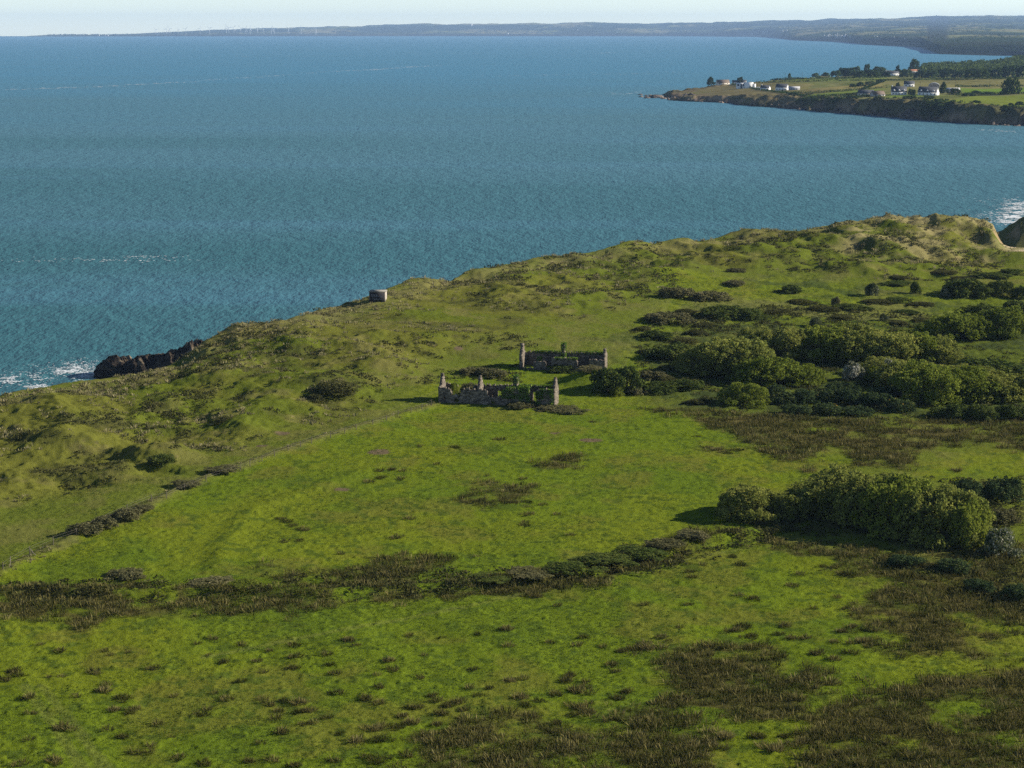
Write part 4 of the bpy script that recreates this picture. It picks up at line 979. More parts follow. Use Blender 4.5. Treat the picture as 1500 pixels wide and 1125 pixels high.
def build_scrub():
    rng = np.random.default_rng(8)
    polys = [poly_w(p) for p in SCRUB_POLYS]
    n = 80000
    y = 220 * (850 / 220.0) ** rng.random(n); x = rng.uniform(-0.29, 0.30, n) * y
    d = 0.55 * mask(DUNE, x, y, 5) * (1 - 0.8 * mask(PLAIN, x, y, 8)) * smooth(0.57, 0.68, fbm(x, y, 9, 4, 107))
    for p in polys:
        bb = (np.abs(x - p[:, 0].mean()) < np.ptp(p[:, 0]) / 2 + 12) & (np.abs(y - p[:, 1].mean()) < np.ptp(p[:, 1]) / 2 + 14)
        d[bb] = np.maximum(d[bb], mask(p, x[bb], y[bb], 3, 5, 7) * (0.15 + 0.85 * smooth(0.42, 0.56, fbm(x[bb], y[bb], 6, 3, 93))))
    d *= smooth(-3, 2, coast_sd(x, y))
    ok = rng.random(n) < d * 0.68
    x, y = x[ok], y[ok]; z = land_h(x, y); n = len(x)
    nb = 26; m = n * nb
    sz = rng.uniform(0.5, 1.25, n) * (0.85 + 0.55 * smooth(350, 750, y))
    c = np.repeat(np.stack([x, y, z], 1), nb, 0); s = np.repeat(sz, nb)
    dv = unit(rng.normal(size=(m, 3))); dv[:, 2] = np.abs(dv[:, 2])
    p = c + dv * (s * rng.uniform(0.7, 1.0, m))[:, None] * np.array((1.15, 1.15, 0.62))
    L = s * rng.uniform(0.28, 0.55, m)
    V, F = diamonds(p, unit(dv * 0.5 + rng.normal(size=(m, 3)) * 0.5 + np.array((0, 0, .3))), L, L * 0.65, rng)
    tone = np.clip(np.repeat(0.42 + rng.normal(size=n) * 0.17, nb) + rng.normal(size=m) * 0.14, 0, 1)
    print('scrub', n)
    o = link('dune_scrub', mk_mesh('dune_scrub', V, F, MAT['scrub'], attrs={'tone': np.repeat(tone, 4)}))
    tag(o, 'low dark scrub growing in patches over the dunes and rough ground', 'scrub', None, 'stuff')
build_scrub()
# ------------------------------------------------------------------ ruined stone houses
def stone_wall(name, L, Ht, t, keep, parent, loc=(0, 0, 0), along='x', cell=0.24, seed=0, mat='rubble'):
    """rubble wall built of small cells; keep(u, z) says which stand; ragged, rough, with thickness t"""
    rng = np.random.default_rng(seed)
    nu = max(2, int(round(L / cell))); z0 = -0.7; nz = max(2, int(round((Ht - z0) / cell)))
    us = np.linspace(0, L, nu + 1); zs = np.linspace(z0, Ht, nz + 1)
    U, Z = np.meshgrid(us, zs, indexing='ij')
    ju = rng.uniform(-1, 1, U.shape) * cell * 0.3; jz = rng.uniform(-1, 1, U.shape) * cell * 0.3
    ju[0, :] = rng.uniform(-.03, .03, nz + 1); ju[-1, :] = rng.uniform(-.03, .03, nz + 1)
    U = U + ju; Z = Z + jz
    d0 = rng.uniform(-0.05, 0.05, U.shape); d1 = t + rng.uniform(-0.05, 0.05, U.shape)
    cu = (us[:-1] + us[1:]) / 2; cz = (zs[:-1] + zs[1:]) / 2
    K = np.array([[bool(keep(u, z)) for z in cz] for u in cu])
    n = U.size
    fr = np.stack([U, d0, Z], -1).reshape(-1, 3); bk = np.stack([U, d1, Z], -1).reshape(-1, 3)
    V = np.concatenate([fr, bk])
    if along == 'y': V = np.stack([V[:, 1], V[:, 0], V[:, 2]], 1)
    idx = lambda i, j: i * (nz + 1) + j
    Q = []
    for i in range(nu):
        for j in range(nz):
            if not K[i, j]: continue
            a, b, c, d = idx(i, j), idx(i + 1, j), idx(i + 1, j + 1), idx(i, j + 1)
            Q.append((a, b, c, d)); Q.append((a + n, d + n, c + n, b + n))
            if i == 0 or not K[i - 1, j]: Q.append((a, d, d + n, a + n))
            if i == nu - 1 or not K[i + 1, j]: Q.append((b, b + n, c + n, c))
            if j == 0 or not K[i, j - 1]: Q.append((a, a + n, b + n, b))
            if j == nz - 1 or not K[i, j + 1]: Q.append((d, c, c + n, d + n))
    V = np.array(V); Q = np.array(Q)
    used = np.unique(Q); remap = np.zeros(len(V), int); remap[used] = np.arange(len(used))
    return link(name, mk_mesh(name, V[used], remap[Q], MAT[mat]), parent, loc)

def ivy_mesh(boxes, n, leaf, seed):
    rng = np.random.default_rng(seed)
    b = np.array(boxes, float); vol = np.prod(b[:, 3:], 1) ** 0.67; k = rng.choice(len(b), n, p=vol / vol.sum())
    d = unit(rng.normal(size=(n, 3)))
    pw = np.sign(d) * np.abs(d) ** 0.55                       # boxy lump
    p = b[k, :3] + pw * b[k, 3:] * rng.uniform(0.85, 1.12, n)[:, None] / np.abs(pw).max(1)[:, None] ** 0.7
    dv = unit(d * 0.5 + rng.normal(size=(n, 3)) * 0.6)
    L = leaf * rng.uniform(0.7, 1.4, n)
    V, F = diamonds(p, dv, L, L * 0.75, rng)
    tone = np.clip(0.5 + rng.normal(size=n) * 0.2, 0, 1)
    return mk_mesh('ivy', V, F, MAT['ivy'], attrs={'tone': np.repeat(tone, 4)})

def interp_prof(pts):
    a = np.array(pts, float)
    return lambda u: float(np.interp(u, a[:, 0], a[:, 1]))
def rag(u, z, s): return 0.16 * math.sin(u * 5.1 + s) + 0.12 * math.sin(u * 11.7 + 2 * s)

def gable_keep(W, eave, apex, ch=0.55, hole=None, s=0.0):
    def f(v, z):
        h = eave + (apex - eave) * max(0.0, 1 - abs(v - W / 2) / (W / 2)) + 0.15 * math.sin(v * 6 + s)
        if abs(v - W / 2) < ch: h = max(h, apex + 0.15 * math.sin(v * 9 + s))
        if hole and hole[0] < v < hole[1] and hole[2] < z < hole[3]: return False
        return z < h
    return f

def front_ruin():
    x0, y0, z0 = (float(v[0]) for v in G(642, 589.5))
    x1, y1, z1 = (float(v[0]) for v in G(806, 592))
    r = link('ruined_house', None, None, (x0, y0, min(z0, z1) - 0.05), math.radians(-9))
    tag(r, 'roofless stone house ruin with two bare and one ivy-clad gable, nearer of two', 'ruin')
    W = 6.2; Lh = 24.3
    top = interp_prof([(0, 3.15), (1.2, 3.1), (2.2, 3.0), (2.6, 2.5), (3.0, 1.65), (4.5, 1.6), (4.8, 2.3), (5.4, 2.9), (9.6, 2.95), (10.2, 2.6), (10.8, 1.5), (12.0, 1.3), (12.8, 1.6), (13.6, 2.7), (14.2, 3.2), (24.3, 3.2)])
    def kf(u, z):
        if 1.1 < u < 1.55 and 1.1 < z < 1.6: return False
        if 3.25 < u < 4.35 and 0.55 < z < 1.35: return False
        if 11.0 < u < 11.9 and 0.3 < z < 1.1: return False
        if 19.0 < u < 20.7: return z < -0.2
        return z < top(u) + 0.45 + rag(u, z, 1)
    stone_wall('front_wall', Lh, 4.2, 0.6, kf, r, seed=1)
    rt = interp_prof([(0.6, 3.0), (3.0, 2.9), (3.3, 1.0), (6.0, 0.8), (6.3, 2.7), (9, 3.0), (Lh, 3.1)])
    def kr(u, z):
        if 11.5 < u < 13.2 and z < 2.1: return z < -0.2
        if 18.9 < u < 21.4 and z < 2.3: return z < -0.2
        return z < rt(u) + 0.4 + rag(u, z, 3)
    stone_wall('rear_wall', Lh, 4.1, 0.6, kr, r, (0, W - 0.6, 0), seed=2)
    Wi = W - 1.22
    for i, (u, ap, ch, hole) in enumerate([(0.0, 6.0, 0.3, None), (8.0, 5.6, 0.3, (1.9, 2.5, 2.2, 3.0)), (23.7, 5.7, 0.35, (2.2, 2.7, 2.9, 3.9))]):
        stone_wall('gable_wall', Wi, 6.6, 0.6, gable_keep(Wi, 3.1, ap, ch, hole, i), r, (u, 0.61, 0), 'y', seed=10 + i)
    cw = stone_wall('chimney_wall', Wi, 6.2, 0.9, lambda v, z: z < (2.9 if abs(v - Wi / 2) > 0.9 else 5.8), r, (15.4, 0.61, 0), 'y', seed=20)
    link('ivy', ivy_mesh([(15.85, W / 2, 4.1, 0.52, 0.95, 1.9), (15.85, W / 2, 2.6, 0.62, 1.1, 1.4)], 2600, 0.22, 31), r)
    link('ivy', ivy_mesh([(16.2, 0.25, 2.6, 2.6, 0.62, 0.85), (18.0, 0.25, 2.5, 1.0, 0.75, 1.7), (14.4, 0.3, 2.4, 1.2, 0.55, 0.6), (17.2, 0.2, 1.3, 1.6, 0.45, 1.2), (16.6, 0.1, 3.7, 2.2, 0.5, 0.36)], 4200, 0.25, 32), r)
    link('ivy', ivy_mesh([(22.2, 0.2, 1.6, 1.7, 0.55, 1.65), (21.2, 0.3, 2.5, 0.7, 0.6, 0.7), (22.6, 0.25, 3.5, 1.3, 0.45, 0.3)], 3200, 0.24, 33), r)
    link('ivy', ivy_mesh([(19.5, W - 0.3, 3.3, 4.0, 0.5, 0.35)], 1500, 0.24, 34), r)
    # scrub growing inside the broken west room
    for (u, v, w, h, kd, lb) in [(2.6, 4.4, 1.6, 3.4, 'fresh', 'green bush growing inside the west room of the front ruin'),
                                 (5.3, 7.6, 2.1, 3.0, 'bramble', 'brownish bush behind the broken rear wall of the front ruin')]:
        c, s = math.cos(math.radians(-9)), math.sin(math.radians(-9))
        X = x0 + u * c - v * s; Y = y0 + u * s + v * c
        o = link('elder_bush', pick(kd), None, (X, Y, float(land_h(np.array([X]), np.array([Y]))[0])), 0.7, (w, w, h)); tag(o, lb, 'bush')
front_ruin()

def rear_ruin():
    x0, y0, z0 = (float(v[0]) for v in G(760, 541))
    r = link('ruined_house', None, None, (x0, y0, z0 - 0.05), math.radians(-8))
    tag(r, 'collapsed stone house ruin with gable stump at each end, farther of two', 'ruin')
    W = 6.0; Lh = 19.6
    def kf(u, z):
        if 3.3 < u < 6.2: return z < 1.9 + rag(u, z, 4) * .5
        if 7.5 < u < 13.3:
            if 7.7 < u < 8.2 and 0.7 < z < 1.3: return False
            if 8.5 < u < 9.1 and 0.5 < z < 1.3: return False
            return z < 2.8 + rag(u, z, 5) * .8 - max(0, u - 12.5) * 0.8
        if 13.3 < u < 16.1: return z < 0.8 + rag(u, z, 2)
        if 16.1 <= u: return z < 2.6 + rag(u, z, 1) * .6
        return z < 0.35 + rag(u, z, 1)
    stone_wall('front_wall', Lh, 3.2, 0.6, kf, r, seed=41)
    stone_wall('rear_wall', Lh, 3.8, 0.6, lambda u, z: z < 3.3 + rag(u, z, 6), r, (0, W - 0.6, 0), seed=42)
    Wi = W - 1.22
    stone_wall('gable_wall', Wi, 6.0, 0.75, gable_keep(Wi, 3.0, 5.4, 0.5, (2.0, 2.5, 2.3, 3.1), 1), r, (0, 0.61, 0), 'y', seed=43)
    stone_wall('gable_wall', Wi, 5.2, 0.6, gable_keep(Wi, 2.8, 4.5, 0.5, None, 2), r, (19.0, 0.61, 0), 'y', seed=44)
    stone_wall('chimney_wall', Wi, 5.8, 0.8, lambda v, z: z < (2.4 if abs(v - Wi / 2) > 0.8 else 5.5), r, (9.5, 0.61, 0), 'y', seed=45)
    link('ivy', ivy_mesh([(9.9, W / 2, 3.9, 0.55, 0.95, 1.95), (9.9, W / 2, 2.4, 0.5, 0.9, 1.2)], 1900, 0.22, 46), r)
    link('ivy', ivy_mesh([(11.0, W - 0.3, 3.3, 7.5, 0.5, 0.28)], 1900, 0.26, 47), r)
    link('ivy', ivy_mesh([(10.8, 0.3, 2.8, 2.4, 0.5, 0.2), (4.6, 1.2, 2.3, 0.5, 0.5, 0.5)], 900, 0.24, 48), r)
rear_ruin()

# ------------------------------------------------------------------ lookout hut
MAT['greyslab'] = solid_mat('lichened slab', (0.13, 0.125, 0.11), (0.27, 0.25, 0.21), 1.5, 0.9, 0.2)
def lookout():
    x, y, z = (float(v[0]) for v in G(541, 443.5))
    r = link('lookout_hut', None, None, (x, y, z - 0.1), math.radians(-5))
    tag(r, 'small flat-roofed concrete lookout hut with graffiti on the clifftop', 'hut')
    w, d, h = 4.2, 3.4, 2.9
    b = MB(); b.box(-0.15, w + 0.15, -0.2, d + 0.15, -0.8, 0.12); b.build('base', MAT['concrete'], r)
    b = MB(); b.box(0, 0.35, 0, d, 0.12, h); b.box(w - 0.35, w, 0, d, 0.12, h); b.box(0.35, w - 0.35, d - 0.3, d, 0.12, h); b.build('wall', MAT['concrete'], r)
    b = MB(); b.box(0.0, w - 0.004, -0.06, -0.004, 0.122, h - 0.002); f = b.build('front_wall', MAT['shadefront'], r)  # near-black sheet over the front; the face's shade is in its colour
    b = MB(); b.box(-0.15, w + 0.12, -0.16, d + 0.15, h, h + 0.22); b.box(0.05, w - 0.05, 0.02, d - 0.05, h + 0.22, h + 0.27); b.build('roof', MAT['greyslab'], r)
    g = MB(); rng = np.random.default_rng(3)
    def stroke(pts, rad=0.07): 
        g.tube([(px, -0.07, pz) for px, pz in pts], [rad] * len(pts), 5)
    stroke([(0.75, 2.5), (0.78, 1.9), (0.95, 1.55)], 0.10); stroke([(1.15, 2.4), (1.2, 1.75)]); stroke([(1.45, 2.45), (1.45, 1.7), (1.7, 1.65)])
    stroke([(1.95, 2.4), (2.0, 1.7)]); stroke([(2.3, 2.3), (2.15, 1.9), (2.5, 1.75)]); stroke([(2.9, 2.3), (3.2, 2.0), (2.9, 1.7)]); stroke([(3.4, 2.3), (3.4, 1.6)])
    stroke([(1.0, 1.15), (1.4, 1.3), (1.5, 0.75)], 0.09); stroke([(1.7, 0.8), (2.0, 1.25), (2.3, 0.85), (2.6, 1.2)], 0.09); stroke([(2.9, 1.2), (3.2, 0.9)], 0.06)
    gr = g.build('graffiti', MAT['graffiti'], r)
lookout()

# ------------------------------------------------------------------ fence
def fence():
    px = [4, 15, 44, 78, 112, 150, 186, 222, 244, 270, 302, 334, 352, 366, 384, 402, 422, 440, 456, 484, 505, 522, 546, 566, 583, 602, 618, 632]
    a = np.array([(0, 838), (15, 826), (44, 812), (112, 784), (200, 742), (244, 730), (310, 702), (355, 688), (402, 668), (460, 648), (505, 636), (546, 622), (583, 610), (602, 605), (632, 594)], float)
    py = np.interp(px, a[:, 0], a[:, 1])
    x, y, z = G(px, py)
    r = link('wire_fence', None, None, (float(x[0]), float(y[0]), float(z[0])))
    tag(r, 'old post and wire fence climbing from lower left to the ruins', 'fence')
    rng = np.random.default_rng(12); o = np.array((x[0], y[0], z[0])); tops = []
    for i in range(len(px)):
        b = MB(); h = rng.uniform(1.05, 1.35); lx, ly = rng.normal(size=2) * 0.05
        b.tube([(0, 0, -0.3), (lx * .5, ly * .5, h * .5), (lx, ly, h)], [0.075, 0.07, 0.06], 7)
        p = np.array((x[i], y[i], z[i])) - o
        b.build('fence_post', MAT['bark'], r, loc=tuple(p)); tops.append(p + (lx, ly, h))
    for hh in (0.12, 0.5):
        b = MB(); b.tube([t - np.array((0, 0, hh)) for t in tops], [0.009] * len(tops), 4); b.build('wire', MAT['wire'], r)
fence()
for (px, py, lb) in [(15, 829, 'thin pale stake by the grass bank at the lower left'), (1322, 562, None)]:
    if lb is None: continue
    x, y, z = (float(v[0]) for v in G(px, py))
    b = MB(); b.tube([(0, 0, -0.2), (0.02, 0, 0.7), (0.06, 0.0, 1.5)], [0.05, 0.045, 0.04], 6)
    tag(b.build('wooden_stake', MAT['wood'], None, loc=(x, y, z)), lb, 'stake')
x, y, z = (float(v[0]) for v in G(45, 813))
b = MB(); b.tube([(0, 0, 0.9), (0.35, -0.2, 0.45), (0.85, -0.35, 0.02)], [0.05, 0.05, 0.045], 6)
tag(b.build('fallen_rail', MAT['wood'], None, loc=(x, y, z)), 'pale broken rail leaning from a post at the lower left', 'rail')

# ------------------------------------------------------------------ sea rocks at the foot of the cliff
def rock(name, label, px, py, rx, ry, rz, seed, tilt=0.0, z=0.0, peak=0.0, n=90):
    x, y = P(px, py, 0.0); x = float(x); y = float(y) + ry
    rng = np.random.default_rng(seed)
    th = np.linspace(0, 2 * PI, n * 2, endpoint=False); ph = np.linspace(-0.35, PI / 2, n)
    Tm, Pm = np.meshgrid(th, ph, indexing='ij')
    ex = 0.75
    cx = np.sign(np.cos(Tm)) * np.abs(np.cos(Tm)) ** ex; sx = np.sign(np.sin(Tm)) * np.abs(np.sin(Tm)) ** ex
    X = rx * np.cos(Pm) ** 0.8 * cx; Y = ry * np.cos(Pm) ** 0.8 * sx; Z = rz * np.sin(Pm)
    ox, oy = seed * 13.7, seed * 7.3
    Z = np.where(Z > 0, Z * (0.55 + 0.75 * ridged(X + ox + 0.4 * Y, Y * 0.35 + oy, 3.2, 4, seed)) * (1 + tilt * X / rx) + peak * np.clip(Z / rz, 0, 1), Z)
    k = 1 + 0.15 * (ridged(X * 0.6 + ox + Z * 0.8, Y * 0.6 + oy + Z, 1.7, 4, seed + 3) - 0.5)
    X = X * k; Y = Y * k
    V = np.stack([X, Y, Z], -1).reshape(-1, 3); m = n * 2
    i, j = np.meshgrid(np.arange(m), np.arange(n - 1), indexing='ij'); i2 = (i + 1) % m
    Q = np.stack([i * n + j, i2 * n + j, i2 * n + j + 1, i * n + j + 1], -1).reshape(-1, 4)
    nz = fbm(V[:, 0] + ox, V[:, 1] + V[:, 2] * 0.7, 1.6, 4, seed + 9)
    hh = np.clip(V[:, 2] / rz, 0, 1.3)
    C = lerp3(np.tile(np.array((0.028, 0.024, 0.024)), (len(V), 1)), np.array((0.075, 0.060, 0.048)), smooth(0.35, 0.75, hh) * smooth(0.38, 0.6, nz))
    C = lerp3(C, np.array((0.17, 0.14, 0.11)), smooth(0.5, 0.9, hh) * smooth(0.6, 0.72, nz) * 0.8)
    o = link(name, mk_mesh(name, V, Q, MAT['rock'], color=C), None, (x, y, z))
    return tag(o, label, 'rock')
rock('sea_rock', 'dark humped sea rock at the waterline, farthest out', 170, 555, 6.6, 5.5, 4.4, 1)
rock('sea_rock', 'long brown-topped rock ledge between humped rock and cliff', 222, 556, 11.5, 5.5, 5.6, 2, 0.30)
rock('sea_rock', 'high dark rock wedge against the grassy cliff', 268, 556, 8.0, 7.5, 7.4, 3, 0.25)
rock('sea_rock', 'low dark rock awash at the foot of the humped rock', 150, 555, 2.0, 1.6, 1.5, 4, n=40)

def foam(points, seed):
    """broken water: many small flat froth patches just above the sea, as one sheet"""
    rng = np.random.default_rng(seed); V = []; F = []
    for (px, py, wx, wy, n, cell) in points:
        x, y = P(px, py, 0.0); sc = math.hypot(float(x), float(y)) / FOC
        u = rng.normal(size=n) * wx * sc * 0.5; v = rng.normal(size=n) * wy * sc * 0.5
        nn = fbm(u + float(x), v + float(y), 1.8 + 1.6 * cell, 3, seed) > 0.5
        u, v = u[nn], v[nn]; m = len(u)
        a = rng.uniform(0, 6.28, m)[:, None] + np.arange(6)[None] * PI / 3
        r = cell * rng.uniform(0.3, 1.0, (m, 6)) * rng.uniform(0.4, 1.1, (m, 1))
        q = np.stack([float(x) + u[:, None] + 1.5 * r * np.cos(a), float(y) + v[:, None] + r * np.sin(a), 0.06 + 0.10 * rng.random((m, 1)) + 0 * a], -1)
        V.append(q.reshape(-1, 3)); F.append(np.arange(m * 6).reshape(m, 6) + sum(len(k) for k in V[:-1]))
    return np.concatenate(V), np.concatenate(F)
MAT['foam'] = solid_mat('sea froth', (0.62, 0.68, 0.70), (0.85, 0.87, 0.88), 1.0, 0.9)
_V, _F = foam([(100, 542, 22, 34, 700, 0.34), (110, 535, 40, 60, 420, 0.26), (24, 556, 40, 44, 760, 0.36), (52, 566, 26, 24, 320, 0.3), (128, 551, 16, 80, 420, 0.26), (126, 545, 14, 40, 300, 0.3), (70, 548, 90, 90, 360, 0.22),
               (1492, 318, 22, 60, 2200, 0.8), (1500, 311, 20, 60, 2200, 0.8), (1482, 325, 22, 40, 1200, 0.7), (1470, 320, 50, 110, 700, 0.5), (1512, 304, 24, 60, 2200, 0.9), (1530, 298, 40, 60, 1600, 0.9), (1486, 300, 40, 90, 500, 0.5),
               (150, 381, 150, 26, 220, 0.5), (215, 376, 50, 16, 100, 0.45)], 3)
def streaks(lines, seed):
    rng = np.random.default_rng(seed); out = []
    for pts, n, wob, cell in lines:
        a = np.array(pts, float); t = rng.random(n) ** 0.9
        px = np.interp(t, np.linspace(0, 1, len(a)), a[:, 0]); py = np.interp(t, np.linspace(0, 1, len(a)), a[:, 1]) + rng.normal(size=n) * wob + np.sin(px * 0.05) * wob
        out += [(float(u), float(v), 10, 0.5, 5, cell) for u, v in zip(px, py)]
    return out
_V2, _F2 = foam(streaks([([(8, 131), (120, 128), (240, 122), (360, 114), (480, 105)], 150, 0.5, 2.6), ([(480, 105), (560, 101), (640, 96)], 110, 0.5, 3.0), ([(940, 135), (905, 137), (890, 136)], 22, 0.6, 2.0),
   ([(870, 79), (910, 76)], 26, 0.5, 4.0), ([(0, 88), (400, 82), (700, 78)], 60, 0.7, 4.0), ([(700, 112), (1000, 106)], 36, 0.6, 2.6), ([(1440, 190), (1490, 194)], 26, 0.5, 1.2)], 8), 9)
_F2 = _F2 + len(_V); _V = np.concatenate([_V, _V2]); _F = np.concatenate([_F, _F2])
tag(link('sea_foam', mk_mesh('sea_foam', _V, _F, MAT['foam'])), 'white breaking foam by the rocks and along the beach', 'foam', None, 'stuff')
# ------------------------------------------------------------------ the headland across the bay
HEAD_FRONT = [(942, 142), (1000, 147.5), (1060, 150.5), (1130, 157), (1200, 163), (1300, 171), (1350, 176), (1420, 181), (1500, 185)]
_hx, _hy = P([a for a, b in HEAD_FRONT], [b for a, b in HEAD_FRONT], 0.0)
HEAD_POLY = np.array(list(zip(_hx, _hy)) + [(640, 1640), (1500, 1600), (1500, 4500), (1120, 4350), (900, 4020), (745, 3760), (575, 3430), (430, 3130), (335, 2960), (245, 2830), (195, 2735)])
def head_h(x, y):
    x = np.asarray(x, float); y = np.asarray(y, float)
    sd = sdist(HEAD_POLY, x, y) + (fbm(x, y, 85, 4, 201) - 0.5) * 70
    tip = smooth(190, 430, x)
    cl = (5 + 13 * tip) * (0.72 + 0.56 * fbm(x, y, 130, 2, 203)) * smooth(-2, 26, sd + (ridged(x, y, 30, 3, 205) - 0.5) * 30)
    rise = 0.010 * np.clip(sd - 30, 0, 500) * tip + 26 * smooth(3650, 4150, y) * smooth(20, 160, sd)
    rough = (ridged(x, y, 14, 4, 207) - 0.5) * 6 * smooth(2, 12, sd) * smooth(48, 22, sd)
    return np.where(sd > -4, cl + rise + rough + (fbm(x, y, 120, 2, 209) - .5) * 4 * smooth(20, 80, sd), -3.0) - 1.0

HF_POLYS = [  # pasture and crop fields on the headland, photo pixels, colour
 ([(1175, 133), (1290, 119), (1300, 128), (1182, 136)], (0.19, 0.165, 0.065)), ([(1180, 138), (1300, 130), (1262, 136), (1190, 142)], (0.12, 0.165, 0.03)),
 ([(1095, 117), (1300, 113.5), (1300, 118), (1110, 120)], (0.13, 0.16, 0.04)), ([(1355, 146), (1420, 141), (1540, 138), (1540, 156), (1460, 160), (1390, 156)], (0.14, 0.17, 0.03)),
 ([(1290, 120), (1540, 116), (1540, 126), (1320, 129)], (0.16, 0.15, 0.06)), ([(1405, 129), (1540, 126), (1540, 134), (1415, 137)], (0.11, 0.17, 0.025)),
 ([(1130, 126), (1190, 122), (1180, 132), (1150, 134)], (0.17, 0.16, 0.055)), ([(1300, 139), (1350, 138), (1360, 141), (1300, 143)], (0.12, 0.17, 0.03)),
 ([(1020, 124), (1060, 119), (1075, 124), (1050, 128)], (0.11, 0.13, 0.04))]
def build_headland():
    ny, nx = 520, 520
    ys = np.geomspace(1600, 4450, ny); t = np.linspace(0.04, 0.40, nx)
    Y, T_ = np.meshgrid(ys, t, indexing='ij'); X = (T_ * Y).ravel(); Y = Y.ravel()
    Z = head_h(X, Y); Zg = Z.reshape(ny, nx)
    slope = np.hypot(np.gradient(Zg, axis=0) / np.gradient(ys)[:, None], np.gradient(Zg, axis=1) / ((t[1] - t[0]) * ys[:, None])).ravel()
    sd = sdist(HEAD_POLY, X, Y)
    n1 = fbm(X, Y, 40, 4, 211); n2 = fbm(X, Y, 12, 3, 213)
    C = np.tile(np.array((0.10, 0.115, 0.035)), (len(X), 1))
    C = lerp3(C, np.array((0.15, 0.15, 0.06)), smooth(0.45, 0.65, n1))
    for p, c in HF_POLYS:
        px, py, _ = march(head_h, [a for a, b in p], [b for a, b in p], 1500, 4600, 900)
        C = lerp3(C, np.array(c), smooth(-5, 5, sdist(np.stack([px, py], 1), X, Y)))
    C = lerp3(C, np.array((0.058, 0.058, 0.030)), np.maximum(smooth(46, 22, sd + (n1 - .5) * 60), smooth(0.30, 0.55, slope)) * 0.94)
    C = lerp3(C, np.array((0.13, 0.105, 0.055)), smooth(430, 300, X + (n1 - .5) * 150) * smooth(2, 9, Z) * 0.8)
    C = lerp3(C, np.array((0.15, 0.13, 0.06)), smooth(0.55, 0.66, fbm(X, Y, 34, 3, 219)) * smooth(50, 20, sd) * 0.7)
    C = lerp3(C, np.array((0.20, 0.15, 0.105)), smooth(0.56, 0.64, fbm(X, Y, 26, 4, 215)) * smooth(13, 6, Z) * smooth(0.2, 0.5, slope) * 0.95)
    C = lerp3(C, np.array((0.17, 0.125, 0.09)), smooth(8, 4, Z + (n2 - .5) * 5) * smooth(0.46, 0.58, fbm(X, Y, 22, 3, 221)) * 0.85)
    C = lerp3(C, np.array((0.03, 0.026, 0.024)), smooth(2.2, 0.8, Z))
    C = lerp3(C, np.array((0.03, 0.045, 0.018)), smooth(3500, 3700, Y))
    C *= (0.75 + 0.5 * n2)[:, None]
    idx = np.arange(nx * ny).reshape(ny, nx)
    Fq = np.stack([idx[:-1, :-1], idx[:-1, 1:], idx[1:, 1:], idx[1:, :-1]], -1).reshape(-1, 4)
    Fq = Fq[Z[Fq].max(1) > -3.5]
    tag(link('headland', mk_mesh('headland', np.stack([X, Y, Z], 1), Fq, MAT['farground'], color=C, smooth_shade=True)), kind='structure')
MAT['farground'] = ground_mat('far ground', 0.7, 0.3, (0.06, 0.3))
build_headland()
def GH(px, py):
    for k in range(14):                                     # step down until the sight line meets solid ground
        x, y, z = march(head_h, px, py + 0.7 * k, 1600, 4500, 1200)
        if z[0] > 4: break
    return float(x[0]), float(y[0]), float(z[0])

def headrock(px, py, w, h, label):
    x, y = P(px, py, 0); s = math.hypot(float(x), float(y)) / FOC
    o = rock('shore_rock', label, px, py, w * s / 2, w * s / 3, h * s, int(px) % 97 + 5, n=30)
    o.data.materials.clear(); o.data.materials.append(MAT['shorerock'])
MAT['shorerock'] = solid_mat('pale shore rock', (0.04, 0.034, 0.03), (0.26, 0.205, 0.16), 0.12, 0.95, 0.3, (0.44, 0.68))
for px, py, w, h, lb in [(1256, 164, 18, 6, 'pale rock stack under the headland cliff below the red gabled bungalow'), (1306, 170, 24, 10, 'pinkish rock face under the headland, left of the two bigger ones'), (1337, 174, 28, 12, 'pinkish rock face under the headland, right of the two bigger ones'),
                         (1390, 178, 14, 11, 'pale rock pinnacle on the right part of the headland shore'), (1165, 159, 12, 3, 'low dark rock off the middle of the headland shore'), (1010, 146, 26, 8, 'brown rock slab near the tip of the headland'),
                         (962, 143.5, 22, 4, 'low black rock at the very tip of the headland'), (948, 144, 10, 2, 'black skerry just off the tip of the headland'), (938, 139, 7, 1.6, 'smallest black skerry out beyond the headland tip'), (1138, 153, 9, 4, 'small pale rock in a cleft of the headland cliff'), (1055, 148, 8, 6, 'brown rock buttress left on the headland cliff')]:
    headrock(px, py, w, h, lb)

